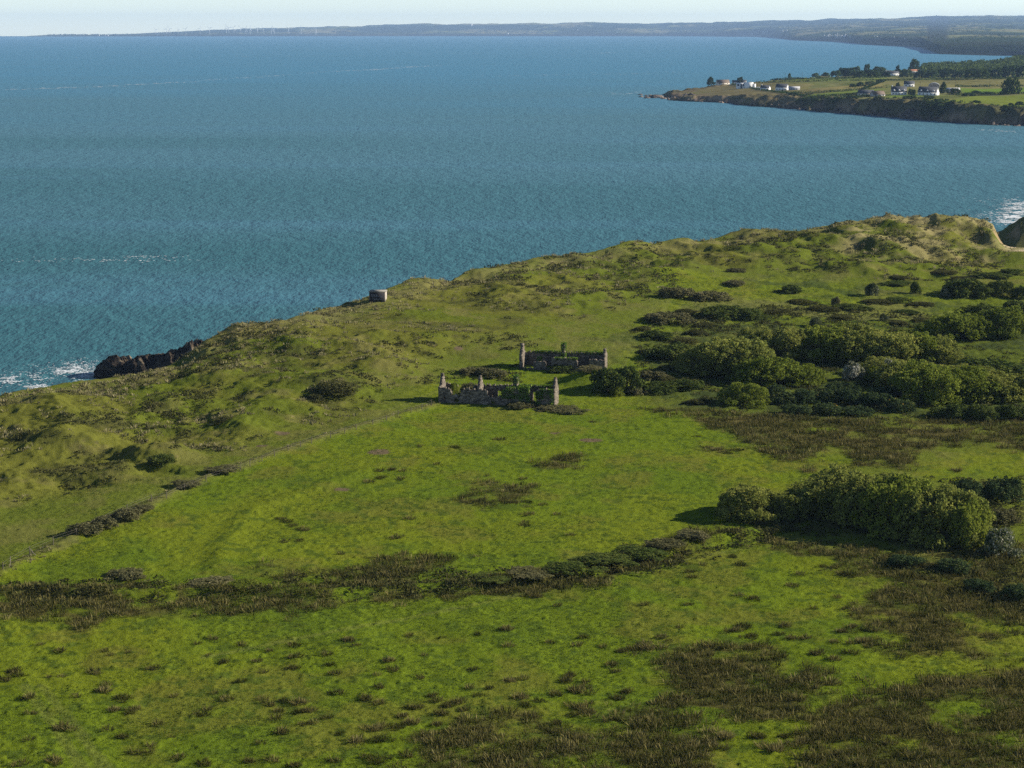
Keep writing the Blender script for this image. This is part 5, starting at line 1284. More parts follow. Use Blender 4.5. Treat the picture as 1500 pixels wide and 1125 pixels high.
def shore_rubble():
    rng = np.random.default_rng(31); wp = np.array(HEAD_FRONT, float); n = 900
    px = np.concatenate([rng.uniform(946, 1510, 600), rng.choice([952, 965, 985, 1010, 1052, 1138, 1165, 1252, 1262, 1304, 1310, 1334, 1342, 1388, 1394], 300) + rng.normal(size=300) * 7])
    py = np.interp(px, wp[:, 0], wp[:, 1]) - rng.random(n) ** 1.5 * 5 + 0.6
    x, y = P(px, py, 0.0); z = np.maximum(head_h(x, y), -0.3)
    ok = (z < 3.5) & (rng.random(len(z)) < np.interp(px, [960, 1100], [0.55, 1])); x, y, z = x[ok], y[ok], z[ok]; n = len(x)
    base = np.array([(1, 0, 0), (-.5, .87, 0), (-.5, -.87, 0), (.3, .2, 1), (-.3, -.2, .8)])
    s = rng.uniform(0.8, 3.4, n) * rng.random(n) ** 0.4
    V = base[None] * s[:, None, None] * np.array((1.5, 1.2, 0.9)) + rng.normal(size=(n, 5, 3)) * 0.25 * s[:, None, None]
    V = V + np.stack([x, y, z], 1)[:, None]
    i = np.arange(n)[:, None] * 5
    T_ = np.concatenate([i + np.array(t)[None] for t in [(0, 1, 3), (1, 2, 4), (1, 4, 3), (2, 0, 4), (0, 3, 4)]])
    tag(link('shore_rubble', mk_mesh('shore_rubble', V.reshape(-1, 3), T_, MAT['shorerock'])), 'broken dark and pale rocks along the foot of the headland cliff', 'rocks', None, 'stuff')
shore_rubble()

# ------------------------------------------------------------------ houses on the headland
def house(label, px, py, wpx, hpx, depth=8.0, rot=0.0, wall='white', roof='slate', gable_end='x', wins=4, chimneys=1, dormers=0, name='house', roof_frac=0.5, door=True):
    x, y, z = GH(px, py); sc = math.hypot(x, y) / FOC
    L = wpx * sc; Ht = hpx * sc; rr = max(2.2, Ht * roof_frac); e = max(2.4, Ht - rr)
    r = link(name, None, None, (x, y, z - 0.2), rot); tag(r, label, 'house')
    a = L / 2; d = depth
    b = MB(); b.box(-a, a, 0, d, -1.5, e)
    for s in (-1, 1):                                       # gable triangles
        b.add([(s * a, 0, e), (s * a, d, e), (s * a, d / 2, e + rr), (s * (a - 0.3), 0, e), (s * (a - 0.3), d, e), (s * (a - 0.3), d / 2, e + rr)],
              Q=[(0, 1, 4, 3), (1, 2, 5, 4), (2, 0, 3, 5)], T=[(0, 1, 2), (3, 5, 4)])
    b.build('wall', MAT[wall], r)
    b = MB(); o = 0.35; t = 0.22; k = rr / (d / 2)
    for s in (0, 1):
        y0, y1 = (-o, d / 2) if s == 0 else (d + o, d / 2)
        z0 = e - o * k + 0.03; z1 = e + rr + 0.03
        b.add([(-a - o, y0, z0), (a + o, y0, z0), (a + o, y1, z1), (-a - o, y1, z1), (-a - o, y0, z0 + t), (a + o, y0, z0 + t), (a + o, y1, z1 + t), (-a - o, y1, z1 + t)],
              Q=[(0, 1, 2, 3), (4, 7, 6, 5), (0, 4, 5, 1), (1, 5, 6, 2), (2, 6, 7, 3), (3, 7, 4, 0)])
    rf = b.build('roof', MAT[roof], r)
    for i in range(chimneys):
        cx = (-a + 0.8) if i == 0 else (a - 0.8)
        b = MB(); b.box(cx - 0.5, cx + 0.5, d / 2 - 0.4, d / 2 + 0.4, e + rr - 0.6, e + rr + 1.3); b.box(cx - 0.58, cx + 0.58, d / 2 - 0.48, d / 2 + 0.48, e + rr + 1.3, e + rr + 1.45)
        b.build('chimney', MAT[wall], rf)
    for i in range(wins):
        cx = -a + L * (i + 0.5) / wins
        if door and i == wins // 2:
            b = MB(); b.box(cx - 0.55, cx + 0.55, -0.06, 0.02, 0, 2.1); b.build('door', MAT['door'], r); continue
        b = MB(); b.box(cx - 0.75, cx + 0.75, -0.05, 0.02, 0.9, 2.2); b.build('window', MAT['glass'], r)
    for i in range(dormers):
        cx = -a + L * (i + 0.5) / dormers; dz = e + 0.3; 
        b = MB(); b.box(cx - 1.0, cx + 1.0, 0.5, d / 2, dz, dz + 1.5)
        b.add([(cx - 1.0, 0.5, dz + 1.5), (cx + 1.0, 0.5, dz + 1.5), (cx, 0.5, dz + 2.5), (cx - 1, d / 2, dz + 1.5), (cx + 1, d / 2, dz + 1.5), (cx, d / 2, dz + 2.5)], Q=[(1, 2, 5, 4), (2, 0, 3, 5)], T=[(0, 2, 1), (3, 4, 5)])
        dm = b.build('dormer', MAT[wall], r)
        b = MB(); b.box(cx - 0.6, cx + 0.6, 0.44, 0.52, dz + 0.3, dz + 1.4); b.build('window', MAT['glass'], dm)
    return r

def block_house():
    x, y, z = GH(1078, 130.5); sc = math.hypot(x, y) / FOC
    r = link('house', None, None, (x, y, z - 0.2), math.radians(-14)); tag(r, 'white flat-roofed modern house of stepped cubes near the headland tip', 'house')
    u = sc
    for (x0, x1, y0, y1, h, m) in [(0, 12.5, 2.5, 11, 9.0, 'white'), (12.6, 23.5, 0, 11, 10.2, 'white'), (23.6, 27.5, 2, 9, 8.0, 'white'), (27.6, 37, 3, 9, 3.2, 'white')]:
        b = MB(); b.box(x0 * u, x1 * u, y0, y1, -2, h * u * 0.95); b.build('wall', MAT[m], r)
        b = MB(); b.box(x0 * u + 0.3, x1 * u - 0.3, y0 + 0.3, y1 - 0.3, h * u * 0.95, h * u * 0.95 + 0.25); b.build('roof', MAT['tin'], r)
    for (x0, x1, z0, z1, yy) in [(1.5, 4.5, 4.5, 7.5, 2.5), (6, 8.5, 1, 7.5, 2.5), (9.5, 11.5, 4.5, 7.5, 2.5), (29, 32, 0.8, 2.4, 3)]:
        b = MB(); b.box(x0 * u, x1 * u, yy - 0.06, yy + 0.02, z0 * u, z1 * u); b.build('window', MAT['glass'], r)
block_house()
R = math.radians
house('small white cottage with dark roof just right of the modern cube house', 1120, 132, 13, 7, 7, R(-25), wins=3, chimneys=1)
house('larger white cottage with dark roof and bright end gable by the headland tip', 1144, 132.5, 17, 9.5, 9, R(-28), wins=4, chimneys=0)
house('low grey shed right of the two white cottages near the headland tip', 1163, 132, 16, 3.5, 7, R(-10), 'greywall', 'tin', wins=2, chimneys=0, roof_frac=0.3, door=False)
house('brown-roofed bungalow behind the modern cube house', 1060, 124, 18, 7, 9, R(12), 'cream', 'brownroof', wins=3, chimneys=0, roof_frac=0.6)
house('tiny white house among trees at the far side of the headland tip', 1076, 116.5, 7, 3.5, 7, R(-10), wins=2, chimneys=0)
house('tiny low white house right of the other tiny one on the far side', 1089, 116, 8, 3, 7, R(-10), wins=2, chimneys=0)
house('dark-roofed bungalow with sunlit reddish gable above the cliff', 1267, 140, 22, 8, 10, R(-24), 'cream', 'slate', wins=4, chimneys=0, roof_frac=0.55)
house('grey-roofed low house right of the bungalow with the reddish gable', 1288, 141, 18, 7, 9, R(14), 'greywall', 'brownroof', wins=3, chimneys=0, roof_frac=0.6)
house('two-storey white house with dark roof and pair of dormers', 1317, 139, 21, 12, 10, R(-6), wins=5, chimneys=1, dormers=3, roof_frac=0.6)
house('white house with three dormers and big white end gable', 1358, 139.5, 27, 12, 12, R(-26), wins=5, chimneys=0, dormers=3, roof_frac=0.62)
house('white house with plain dark roof behind the dormer houses', 1332, 127, 14, 8, 9, R(-8), wins=3, chimneys=0, roof_frac=0.5)
house('long pinkish-grey farm shed with pale roof on the right', 1395, 135.5, 21, 6.5, 12, R(-8), 'pinkwall', 'tin', wins=3, chimneys=0, roof_frac=0.3, name='farm_shed', door=False)
house('long white house with dark roof in the tree line behind the fields', 1307, 111, 19, 6.5, 10, R(-6), wins=5, chimneys=1, roof_frac=0.45)
house('orange-roofed house half hidden in the trees behind the fields', 1336, 107, 24, 5, 12, R(-5), 'cream', 'redroof', wins=4, chimneys=0, roof_frac=0.4)
house('long white house on the wooded rise, left of two', 1428, 104, 10, 3.6, 12, R(-5), wins=3, chimneys=0, roof_frac=0.3)
house('short white house on the wooded rise, right of two', 1444, 103.5, 7, 3.4, 12, R(-5), wins=2, chimneys=0, roof_frac=0.3)
def barn():
    x, y, z = GH(1368, 131); r = link('barn', None, None, (x, y, z - 0.2), R(-12)); tag(r, 'round-roofed dark barn behind the three-dormer house', 'barn')
    n = 12; a = 6.5
    prof = [(-a, -1), (-a, 4)] + [(-a * math.cos(PI * k / n), 4 + 3.8 * math.sin(PI * k / n)) for k in range(1, n)] + [(a, 4), (a, -1)]
    b = MB(); b.prism([(p, q) for p, q in prof], 0.3, 16); b.build('wall', MAT['pinkwall'], r)
    prof2 = [(-(a + .25) * math.cos(PI * k / n), 4.05 + 4.1 * math.sin(PI * k / n)) for k in range(n + 1)] + [(-(a + .02) * math.cos(PI * k / n), 4.02 + 3.86 * math.sin(PI * k / n)) for k in range(n, -1, -1)]
    b = MB(); V = [(p, 0.0, q) for p, q in prof2] + [(p, 16.4, q) for p, q in prof2]; m = len(prof2)
    Q = [(k, (k + 1) % m, m + (k + 1) % m, m + k) for k in range(m)] + [(k, k + 1, m - 2 - k, m - 1 - k) for k in range(n)] + [(m + k, m + m - 1 - k, m + m - 2 - k, m + k + 1) for k in range(n)]
    b.add(V, Q); b.build('roof', MAT['tin'], r)
    b = MB(); b.box(-3.5, 3.5, 0.2, 0.32, 0, 4.2); b.build('door', MAT['slate'], r)
barn()

# ------------------------------------------------------------------ trees, hedges and poles on the headland
def hplant(name, label, cat, px, py, w, h, group=None, kind='farleaf', trunk=False):
    return plant(name, label, cat, kind, px, py, w, h * (1.35 if 'tree' in name else 1.2), group, trunk, hf=GH)
hplant('pine_tree', 'lone tall dark pine standing above the tree line behind the tan field', T, 1271, 112, 11, 14, trunk=True)
hplant('pine_tree', 'wide flat-topped dark pine behind the orange-roofed house', T, 1341, 106, 17, 14, trunk=True)
hplant('pine_tree', 'small dark pine right of the long white house in the tree line', T, 1316, 107, 8, 9, trunk=True)
hplant('round_tree', 'small dark tree beside the pine behind the tan field', T, 1288, 112, 8, 8, trunk=True)
hplant('round_tree', 'round dark tree left of the brown-roofed bungalow near the tip', T, 1042, 122, 12, 9, trunk=True)
hplant('round_tree', 'dark tree between bungalow and cube house near the tip', T, 1085, 120, 11, 7, trunk=True)
hplant('round_tree', 'small round tree on the far field edge by the poles', T, 1157, 113.5, 6, 6, trunk=True)
hplant('round_tree', 'dark tree behind the three-dormer house beside the barn', T, 1384, 137, 13, 12, trunk=True)
hplant('round_tree', 'dark bushy tree between the two dormer houses', T, 1336, 139, 12, 7, trunk=True)
hplant('round_tree', 'dark tree in front of the pinkish farm shed', T, 1400, 139, 20, 8, trunk=True)
hplant('round_tree', 'big dark tree at the right photo edge beside the green fields', T, 1486, 138, 30, 18, trunk=True)
hplant('round_tree', 'dark tree behind the roof of the two-storey house', T, 1316, 127, 7, 5, trunk=True)
_g = 'trees of the headland tree line'
for (px, py, w, h) in [(1226, 112, 18, 7), (1244, 112, 20, 9), (1262, 113, 20, 8), (1280, 113, 22, 9), (1298, 113, 14, 6), (1210, 112, 14, 5), (1196, 113, 14, 5), (1236, 110, 20, 9), (1254, 110, 22, 10), (1290, 110, 22, 10)]:
    hplant('round_tree', 'bushy green tree in the row left of the long white house', T, px, py, w, h, _g)
for (px, py, w, h) in [(1330, 113, 22, 9), (1350, 114, 22, 10), (1368, 114, 22, 9), (1388, 114, 20, 8), (1406, 114, 22, 8), (1424, 115, 22, 9), (1442, 115, 22, 10), (1460, 115, 24, 12), (1482, 114, 28, 14), (1502, 113, 22, 12)]:
    hplant('round_tree', 'broad green tree in the row below the wooded rise', T, px, py, w, h, _g)
for (px, py, w, h) in [(1230, 146, 20, 4), (1250, 145, 20, 5), (1288, 146, 18, 4), (1335, 145, 22, 5), (1362, 144, 20, 4), (1430, 137, 20, 4), (1450, 138, 24, 4), (1475, 138, 20, 5), (1200, 149, 18, 4), (1420, 141, 22, 5), (1250, 128, 12, 5), (1262, 127, 14, 6), (1276, 124, 16, 5), (1290, 121, 14, 5)]:
    hplant('thorn_bush', 'dark bush by the hedges and gardens of the headland houses', B, px, py, w, h, 'garden and hedge bushes on the headland')
for (px, py, w, h) in [(1430, 150, 16, 3), (1495, 154, 14, 5), (1482, 154, 10, 3), (1434, 152, 9, 3)]:
    hplant('thorn_bush', 'small dark bush on the yellow-green clifftop field', B, px, py, w, h, 'bushes on the clifftop field')
def hedge(label, pts, h=3.0, seed=0):
    q = np.array(pts, float); t = np.linspace(0, 1, 60)
    px = np.interp(t, np.linspace(0, 1, len(q)), q[:, 0]); py = np.interp(t, np.linspace(0, 1, len(q)), q[:, 1])
    x, y, z = march(head_h, px, py, 1600, 4500, 900)
    ln = np.hypot(np.diff(x), np.diff(y)).sum(); n = int(min(2600, ln * 5))
    rng = np.random.default_rng(seed + 77); k = rng.random(n) * 59; i = k.astype(int); f = k - i; j = np.minimum(i + 1, 59)
    hv = h * (0.6 + 0.8 * fbm(k * 0.35, k * 0 + seed, 1.0, 2, seed + 5))
    c = np.stack([x[i] * (1 - f) + x[j] * f, y[i] * (1 - f) + y[j] * f, z[i] * (1 - f) + z[j] * f], 1)
    dv = unit(rng.normal(size=(n, 3))); dv[:, 2] = np.abs(dv[:, 2])
    p = c + dv * np.stack([hv * .7, hv * .7, hv], 1) * rng.uniform(.7, 1, n)[:, None]
    L = rng.uniform(0.9, 1.7, n)
    V, F = diamonds(p, unit(dv + rng.normal(size=(n, 3)) * .5), L, L * .7, rng)
    o = np.array((x[0], y[0], z[0]))
    tag(link('hedge', mk_mesh('hedge', V - o, F, MAT['farleaf'], attrs={'tone': np.repeat(np.clip(.4 + rng.normal(size=n) * .2, 0, 1), 4)}), None, tuple(o)), label, 'hedge')
for i, (lb, pts) in enumerate([('long dark hedge along the far edge of the headland fields', [(1098, 118.5), (1180, 116), (1300, 113.8)]), ('second dark hedge running below the far field hedge', [(1108, 121.5), (1190, 119.5), (1290, 117.5)]),
    ('hedge along the lower edge of the tan field', [(1180, 137.5), (1230, 134), (1300, 128.5)]), ('dark hedge behind the dormer houses reaching the right edge', [(1295, 118), (1400, 116.8), (1530, 115.5)]),
    ('hedge between the tan strip and bright green field on the right', [(1400, 127.8), (1450, 127), (1540, 126)]), ('dark hedge at the top of the yellow-green clifftop field', [(1400, 140), (1450, 138), (1540, 137)]),
    ('short hedge climbing between the tan field and houses', [(1262, 132), (1280, 125), (1296, 118)]), ('hedge above the cliff in front of the white cottages', [(1072, 124), (1120, 133), (1180, 141)]), ('thin hedge along the cliff edge of the bright field', [(1180, 143), (1230, 141), (1262, 138)])]):
    hedge(lb, pts, 3.0 if i != 7 else 2.2, i)
for i, (px, py) in enumerate([(1150, 113), (1175, 113), (1200, 112), (1228, 111), (1348, 130), (1400, 124), (1450, 123)]):
    x, y, z = GH(px, py); b = MB(); b.tube([(0, 0, -1), (0, 0, 4), (0, 0, 8.5)], [0.2, 0.17, 0.13], 6); b.box(-0.9, 0.9, -0.08, 0.08, 7.7, 7.9)
    tag(b.build('utility_pole', MAT['bark'], None, loc=(x, y, z)), 'thin wooden utility pole standing along the headland fields' if py < 120 else 'thin wooden utility pole beside the headland houses on the right', 'pole', 'utility poles on the headland' if py < 120 else 'utility poles by the right houses')
def wood_mass():
    rng = np.random.default_rng(15); n = 3000
    px = rng.uniform(1352, 1560, n); y0 = np.interp(px, [1352, 1400, 1450, 1500, 1560], [99, 96, 90, 86, 84]); py = y0 + rng.random(n) * np.interp(px, [1352, 1560], [9, 22])
    x, y, z = march(head_h, px, py, 1600, 4400, 500)
    ok = y < 4350; x, y, z = x[ok], y[ok], z[ok]; n = len(x); nb = 34
    s = np.repeat(rng.uniform(3.5, 7.5, n), nb); c = np.repeat(np.stack([x, y, z], 1), nb, 0); m = n * nb
    d = unit(rng.normal(size=(m, 3))); d[:, 2] = np.abs(d[:, 2])
    p = c + d * s[:, None] * np.array((1, 1, 1.5)) * rng.uniform(.7, 1, m)[:, None]; L = s * rng.uniform(.3, .6, m)
    V, F = diamonds(p, unit(d + rng.normal(size=(m, 3)) * .5), L, L * .7, rng)
    tone = np.clip(np.repeat(.55 + rng.normal(size=n) * .26, nb) + rng.normal(size=m) * .1, 0, 1)
    tag(link('woodland', mk_mesh('woodland', V, F, MAT['farleaf'], attrs={'tone': np.repeat(tone, 4)})), 'dark wood covering the rise behind the headland', 'woodland', None, 'stuff')
wood_mass()

# ------------------------------------------------------------------ the far coast
COAST_PX = [(-700, 53.5), (40, 53.5), (56, 53.2), (300, 52.9), (600, 52.7), (1000, 52.9), (1126, 53.8), (1148, 57.0), (1160, 58.7), (1230, 61), (1260, 64.5), (1320, 67.5), (1340, 68.6), (1356, 74.0), (1368, 78.4), (1480, 81.5), (1600, 84), (1800, 88)]
SKY_PX = [(-700, 53.4), (40, 53.3), (60, 52.0), (90, 50.6), (180, 50.8), (230, 49.2), (300, 46.2), (420, 43.2), (500, 41), (650, 37.6), (760, 36.4), (900, 35.8), (1000, 34.8), (1100, 33.2), (1200, 31), (1300, 28.6), (1380, 26.2), (1440, 23.4), (1500, 25), (1600, 24), (1800, 26)]
def far_h(x, y, full=False):
    px = IMG_W / 2 + FOC * math.cos(PITCH) * 0 + x / y * FOC * (1.0)
    cp = np.interp(px, *zip(*COAST_PX)); sp = np.interp(px, *zip(*SKY_PX))
    dc = CAM_Z * FOC / (cp - HORIZON)
    dr = np.maximum(dc + 2500, 31000.0 + 0 * px)
    cps = sum(np.interp(px + o, *zip(*COAST_PX)) for o in (-90, -60, -30, 0, 30, 60, 90)) / 7.0
    t = np.clip((y - dc) / (dr - dc), -1, 1)
    dcs = CAM_Z * FOC / (cps - HORIZON); ts = np.clip((y - dcs) / (dr - dcs), 0, 1)
    e0 = np.maximum(sp, np.minimum(cp - 0.3, cps - np.interp(px, [40, 80, 300, 600, 1000, 1150, 1157, 1185, 1260, 1320, 1357, 1363, 1385, 1420, 1500, 1800], [0.1, 0.8, 1.6, 2, 2.5, 4, 4, 5, 8, 9, 10, 10, 11, 13, 15, 15])))
    py = e0 + (sp - e0) * ts ** np.interp(px, [1000, 1300], [0.8, 0.6])
    z = CAM_Z - (py - HORIZON) / FOC * y
    cliff = smooth(0, 0.012, t) if not full else smooth(0, 0.012, t)
    nz = (ridged(x, y, 2600, 4, 301) - 0.55) * 60 * (y / 28000) + (fbm(x, y, 320, 3, 303) - 0.5) * 44 * (y / 28000)
    return np.where(t > 0, (z + nz * smooth(0.0, 0.15, t) * np.clip((cp - sp) / 10, 0.05, 1)) * cliff, -30.0), t, nz
def build_far():
    nx, ny = 1000, 420
    s = np.linspace(-0.30, 0.36, nx); ys = np.geomspace(7000, 32500, ny)
    Y, Sx = np.meshgrid(ys, s, indexing='ij'); X = (Sx * Y).ravel(); Y = Y.ravel()
    Z, t, nz = far_h(X, Y)
    n1 = fbm(X, Y, 900, 4, 311); n2 = fbm(X, Y, 260, 3, 313)
    C = np.tile(np.array((0.030, 0.045, 0.022)), (len(X), 1))
    C = lerp3(C, np.array((0.13, 0.15, 0.05)), smooth(0.50, 0.56, n1) * smooth(0.42, 0.52, n2) * 0.95)
    C = lerp3(C, np.array((0.20, 0.18, 0.09)), smooth(0.62, 0.66, n1) * 0.7)
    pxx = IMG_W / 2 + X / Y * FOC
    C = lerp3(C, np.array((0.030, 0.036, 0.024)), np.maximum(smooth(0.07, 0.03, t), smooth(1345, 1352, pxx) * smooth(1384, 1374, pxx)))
    idx = np.arange(nx * ny).reshape(ny, nx)
    Fq = np.stack([idx[:-1, :-1], idx[:-1, 1:], idx[1:, 1:], idx[1:, :-1]], -1).reshape(-1, 4)
    Fq = Fq[Z[Fq].max(1) > -20]
    tag(link('far_hills', mk_mesh('far_hills', np.stack([X, Y, Z], 1), Fq, MAT['hills'], color=C)), kind='structure')
MAT['hills'] = ground_mat('far hills', 0.0, 0.0, (0.01, 0.03))
build_far()
def GF(px, py):
    x, y, z = march(lambda a, b: far_h(a, b)[0], px, py, 6500, 32000, 1500)
    return float(x[0]), float(y[0]), float(z[0])

def turbines():
    hub = [(236, 43.5), (251.7, 42.5), (256.5, 41.5), (269, 43.2), (279.5, 42.5), (300, 41.7), (314, 41.5), (338, 40), (341.5, 40.5), (349, 40.5), (359, 41.5), (366, 41), (372, 41), (383, 40.8), (392, 39.5), (403, 39.7), (407, 39.5), (428, 39), (446, 39), (467, 37.5)]
    proto = None; rng = np.random.default_rng(4)
    for i, (px, py) in enumerate(hub):
        d = 27200.0; x = (px - IMG_W / 2) / FOC * d; zh = CAM_Z + (HORIZON - py) / FOC * d
        g = float(far_h(np.array([x]), np.array([d]))[0][0]); g = max(g, 0)
        if proto is None:
            r = link('wind_turbine', None, None, (x, d, g)); proto = r; hz0 = zh - g
            b = MB(); b.tube([(0, 0, -25), (0, 0, hz0 * .5), (0, 0, hz0)], [2.2, 1.8, 1.3], 8); b.build('tower', MAT['turbine'], r)
            b = MB(); b.tube([(0, -5, hz0 + .5), (0, 2, hz0 + .7), (0, 7, hz0 + .5)], [2.2, 2.6, 1.6], 8); b.build('nacelle', MAT['turbine'], r)
            ro = MB(); ro.tube([(0, -8.4, 0), (0, -7, 0), (0, -5, 0)], [0.6, 2.0, 2.2], 8)
            hubo = ro.build('rotor', MAT['turbine'], r, loc=(0, 0, hz0 + .5))
            for k in range(3):
                a = 2 * PI * k / 3; c, s = math.cos(a), math.sin(a); bl = MB()
                V = []; 
                for (q, wd, th) in [(1.5, 1.6, 1.6), (9, 4.0, 1.2), (24, 2.8, .8), (45, 1.2, .4)]:
                    for (du, dv) in [(-.35, 0), (0, -.5), (.65, 0), (0, .5)]:
                        V.append((c * q - s * du * wd, -7 + dv * th, s * q + c * du * wd))
                Q = [(j * 4 + m, j * 4 + (m + 1) % 4, j * 4 + 4 + (m + 1) % 4, j * 4 + 4 + m) for j in range(3) for m in range(4)] + [(0, 3, 2, 1), (12, 13, 14, 15)]
                bl.add(V, Q); bl.build('blade', MAT['turbine'], hubo)
        else:
            r = copy_tree(proto); r.location = (x, d, g); k = max(0.75, (zh - g) / hz0); r.scale = (1, 1, k) if False else (min(k, 1.15),) * 3
        r.rotation_euler = (0, 0, 0)
        for ch in r.children:
            if ch.name.startswith('rotor'): ch.rotation_euler = (0, float(rng.uniform(0, 2.1)), 0)
        tag(r, 'tiny white wind turbine turning above the low far shore', 'wind turbine', 'wind turbines along the far shore')
turbines()
def far_wood():
    rng = np.random.default_rng(21)
    n = 9000
    px = np.concatenate([rng.uniform(980, 1520, 6200), rng.uniform(70, 1000, 2800)])
    cp = np.interp(px, *zip(*COAST_PX)); sp = np.interp(px, *zip(*SKY_PX))
    py = sp + (cp - sp) * (0.04 + 0.86 * rng.random(n))
    x, y, z = march(lambda a, b: far_h(a, b)[0], px, py, 6800, 32000, 700)
    ok = (z > 1) & (y < 31800) & (fbm(x, y, 700, 3, 331) > 0.40); x, y, z = x[ok], y[ok], z[ok]; n = len(x); nb = 14; m = n * nb
    s = np.repeat(rng.uniform(0.6, 1.5, n) * y / 2917 * 1.3, nb); c = np.repeat(np.stack([x, y, z], 1), nb, 0)
    d = unit(rng.normal(size=(m, 3))); d[:, 2] = np.abs(d[:, 2])
    p = c + d * s[:, None] * np.array((1.9, 1.9, 0.9)) * rng.uniform(.6, 1, m)[:, None]; L = s * rng.uniform(.5, .9, m)
    V, F = diamonds(p, unit(d + rng.normal(size=(m, 3)) * .5), L, L * .7, rng)
    tone = np.clip(np.repeat(.3 + rng.normal(size=n) * .15, nb) + rng.normal(size=m) * .1, 0, 1)
    tag(link('far_woodland', mk_mesh('far_woodland', V, F, MAT['farleaf'], attrs={'tone': np.repeat(tone, 4)})), 'hazy dark woods and hedges over the far coast', 'woodland', None, 'stuff')
far_wood()
def cliff_scrub():
    rng = np.random.default_rng(22); n = 2600
    wp = np.array(HEAD_FRONT, float); px = rng.uniform(970, 1510, n); wl = np.interp(px, wp[:, 0], wp[:, 1])
    py = wl - rng.random(n) ** 0.8 * np.interp(px, [970, 1100, 1300, 1500], [12, 20, 30, 32]) - 1.5
    x, y, z = march(head_h, px, py, 1600, 4500, 900)
    sd = sdist(HEAD_POLY, x, y)
    ok = (z > 3) & (sd < 75) & (fbm(x, y, 34, 3, 341) > 0.50) & (x > 330); x, y, z = x[ok], y[ok], z[ok]; n = len(x); nb = 18; m = n * nb
    s = np.repeat(rng.uniform(1.2, 3.2, n), nb); c = np.repeat(np.stack([x, y, z], 1), nb, 0)
    d = unit(rng.normal(size=(m, 3))); d[:, 2] = np.abs(d[:, 2])
    p = c + d * s[:, None] * np.array((1.2, 1.2, .8)) * rng.uniform(.6, 1, m)[:, None]; L = s * rng.uniform(.4, .8, m)
    V, F = diamonds(p, unit(d + rng.normal(size=(m, 3)) * .5), L, L * .7, rng)
    tone = np.clip(np.repeat(.55 + rng.normal(size=n) * .22, nb) + rng.normal(size=m) * .1, 0, 1)
    tag(link('cliff_scrub', mk_mesh('cliff_scrub', V, F, MAT['farleaf'], attrs={'tone': np.repeat(tone, 4)})), 'dark scrub clothing the cliffs of the headland', 'scrub', None, 'stuff')
cliff_scrub()
def town():
    rng = np.random.default_rng(9); n = 0; proto = None
    spots = [(float(rng.normal(1108, 14)), float(rng.uniform(46.5, 51)), 0) for _ in range(30)] + [(float(rng.normal(1226, 13)), float(rng.uniform(50.5, 55)), 1) for _ in range(40)] + \
            [(float(rng.uniform(1130, 1170)), float(rng.uniform(44, 50)), 2) for _ in range(6)] + [(float(rng.uniform(1262, 1330)), float(rng.uniform(51, 58)), 3) for _ in range(7)] + [(154, 52.6, 4), (158, 52.7, 4), (145, 52.6, 4), (691, 38.2, 5), (744, 50, 6), (846, 44, 7)]
    lbs = ['small white house in the hazy town on the far side of the bay', 'small white building in the bright cluster above the middle far headland', 'tiny pale house scattered right of the hazy far town', 'tiny pale house among the trees right of the bright cluster',
           'tiny white building low on the left end of the far shore', 'white tower-like building on the skyline of the far shore', 'single white house at the water on the far shore', 'single pale house half way up the far shore']
    for (px, py, k) in spots:
        x, y, z = GF(px, py); sc = y / FOC
        w, h, dp = rng.uniform(0.7, 1.9) * sc, rng.uniform(0.6, 1.0) * sc, rng.uniform(0.5, .9) * sc
        if k == 5: w, h = 1.6 * sc, 3.2 * sc
        if k in (4, 6): w, h = 2.2 * sc, 1.1 * sc
        b = MB(); b.box(-w / 2, w / 2, -dp / 2, dp / 2, -0.4 * h, h); b.prism([(-w / 2 - .1, h), (w / 2 + .1, h), (0, h * 1.45)], -dp / 2, dp / 2)
        o = b.build('town_house', MAT['white'], None, loc=(x, y, z), rz=float(rng.uniform(-.5, .5)))
        tag(o, lbs[k], 'house', ['far town houses', 'bright cluster houses', 'scattered far houses', 'houses among far trees', 'far shore buildings', None, None, None][k])
town()
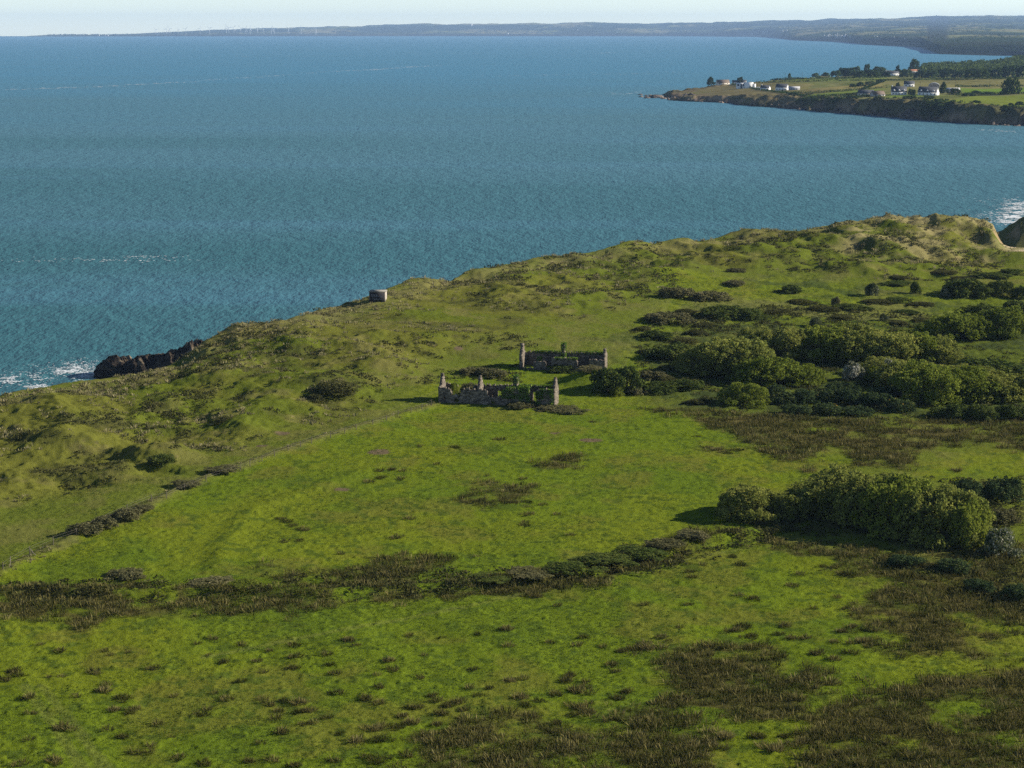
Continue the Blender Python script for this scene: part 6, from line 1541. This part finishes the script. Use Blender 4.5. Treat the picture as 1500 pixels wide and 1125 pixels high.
# ------------------------------------------------------------------ camera, light, air
cam = bpy.data.cameras.new('camera'); cam.lens = 70; cam.sensor_width = 36; cam.clip_start = 1; cam.clip_end = 120000
co = bpy.data.objects.new('camera', cam); COL.objects.link(co)
co.location = (0, 0, CAM_Z); co.rotation_euler = (PI / 2 - PITCH, 0, 0)
S.camera = co
sun = bpy.data.lights.new('sun', 'SUN'); sun.energy = 5.0; sun.angle = math.radians(0.5); sun.color = (1.0, 0.91, 0.77)
so = bpy.data.objects.new('sun', sun); COL.objects.link(so); so.location = (300, 200, 400)
from mathutils import Vector
sdv = Vector((math.cos(SUN_AZ) * math.cos(SUN_EL), math.sin(SUN_AZ) * math.cos(SUN_EL), math.sin(SUN_EL)))
so.rotation_euler = sdv.to_track_quat('Z', 'Y').to_euler()
w = bpy.data.worlds.new('World'); S.world = w; w.use_nodes = True
nt = w.node_tree
sky = nt.nodes.new('ShaderNodeTexSky'); sky.sky_type = 'NISHITA'; sky.sun_disc = False
sky.sun_elevation = SUN_EL; sky.sun_rotation = PI / 2 - SUN_AZ
sky.air_density = 0.58; sky.dust_density = 0.0; sky.ozone_density = 0.1; sky.altitude = 90
bg = nt.nodes['Background']; bg.inputs['Strength'].default_value = SKY_STRENGTH
nt.links.new(sky.outputs[0], bg.inputs['Color'])

hz = MB(); hz.box(-16000, 19000, -500, 34000, -8, 340)
m, hnt, out = new_mat('sea haze')
pv = hnt.nodes.new('ShaderNodeVolumePrincipled'); pv.inputs['Color'].default_value = HAZE_COL; pv.inputs['Density'].default_value = HAZE_D
pv.inputs['Anisotropy'].default_value = 0.0
hnt.links.new(pv.outputs[0], out.inputs['Volume'])
tag(hz.build('haze', m), kind='stuff')

S.view_settings.view_transform = 'Standard'; S.view_settings.look = 'None'
S.view_settings.exposure = EXPOSURE; S.view_settings.gamma = 1; S.view_settings.use_curve_mapping = False
S.render.engine = 'CYCLES'
S.cycles.max_bounces = 5; S.cycles.diffuse_bounces = 2; S.cycles.glossy_bounces = 2; S.cycles.transmission_bounces = 3
S.cycles.volume_bounces = 0; S.cycles.transparent_max_bounces = 4; S.cycles.caustics_reflective = False; S.cycles.caustics_refractive = False
S.cycles.use_denoising = False
S.cycles.use_adaptive_sampling = False
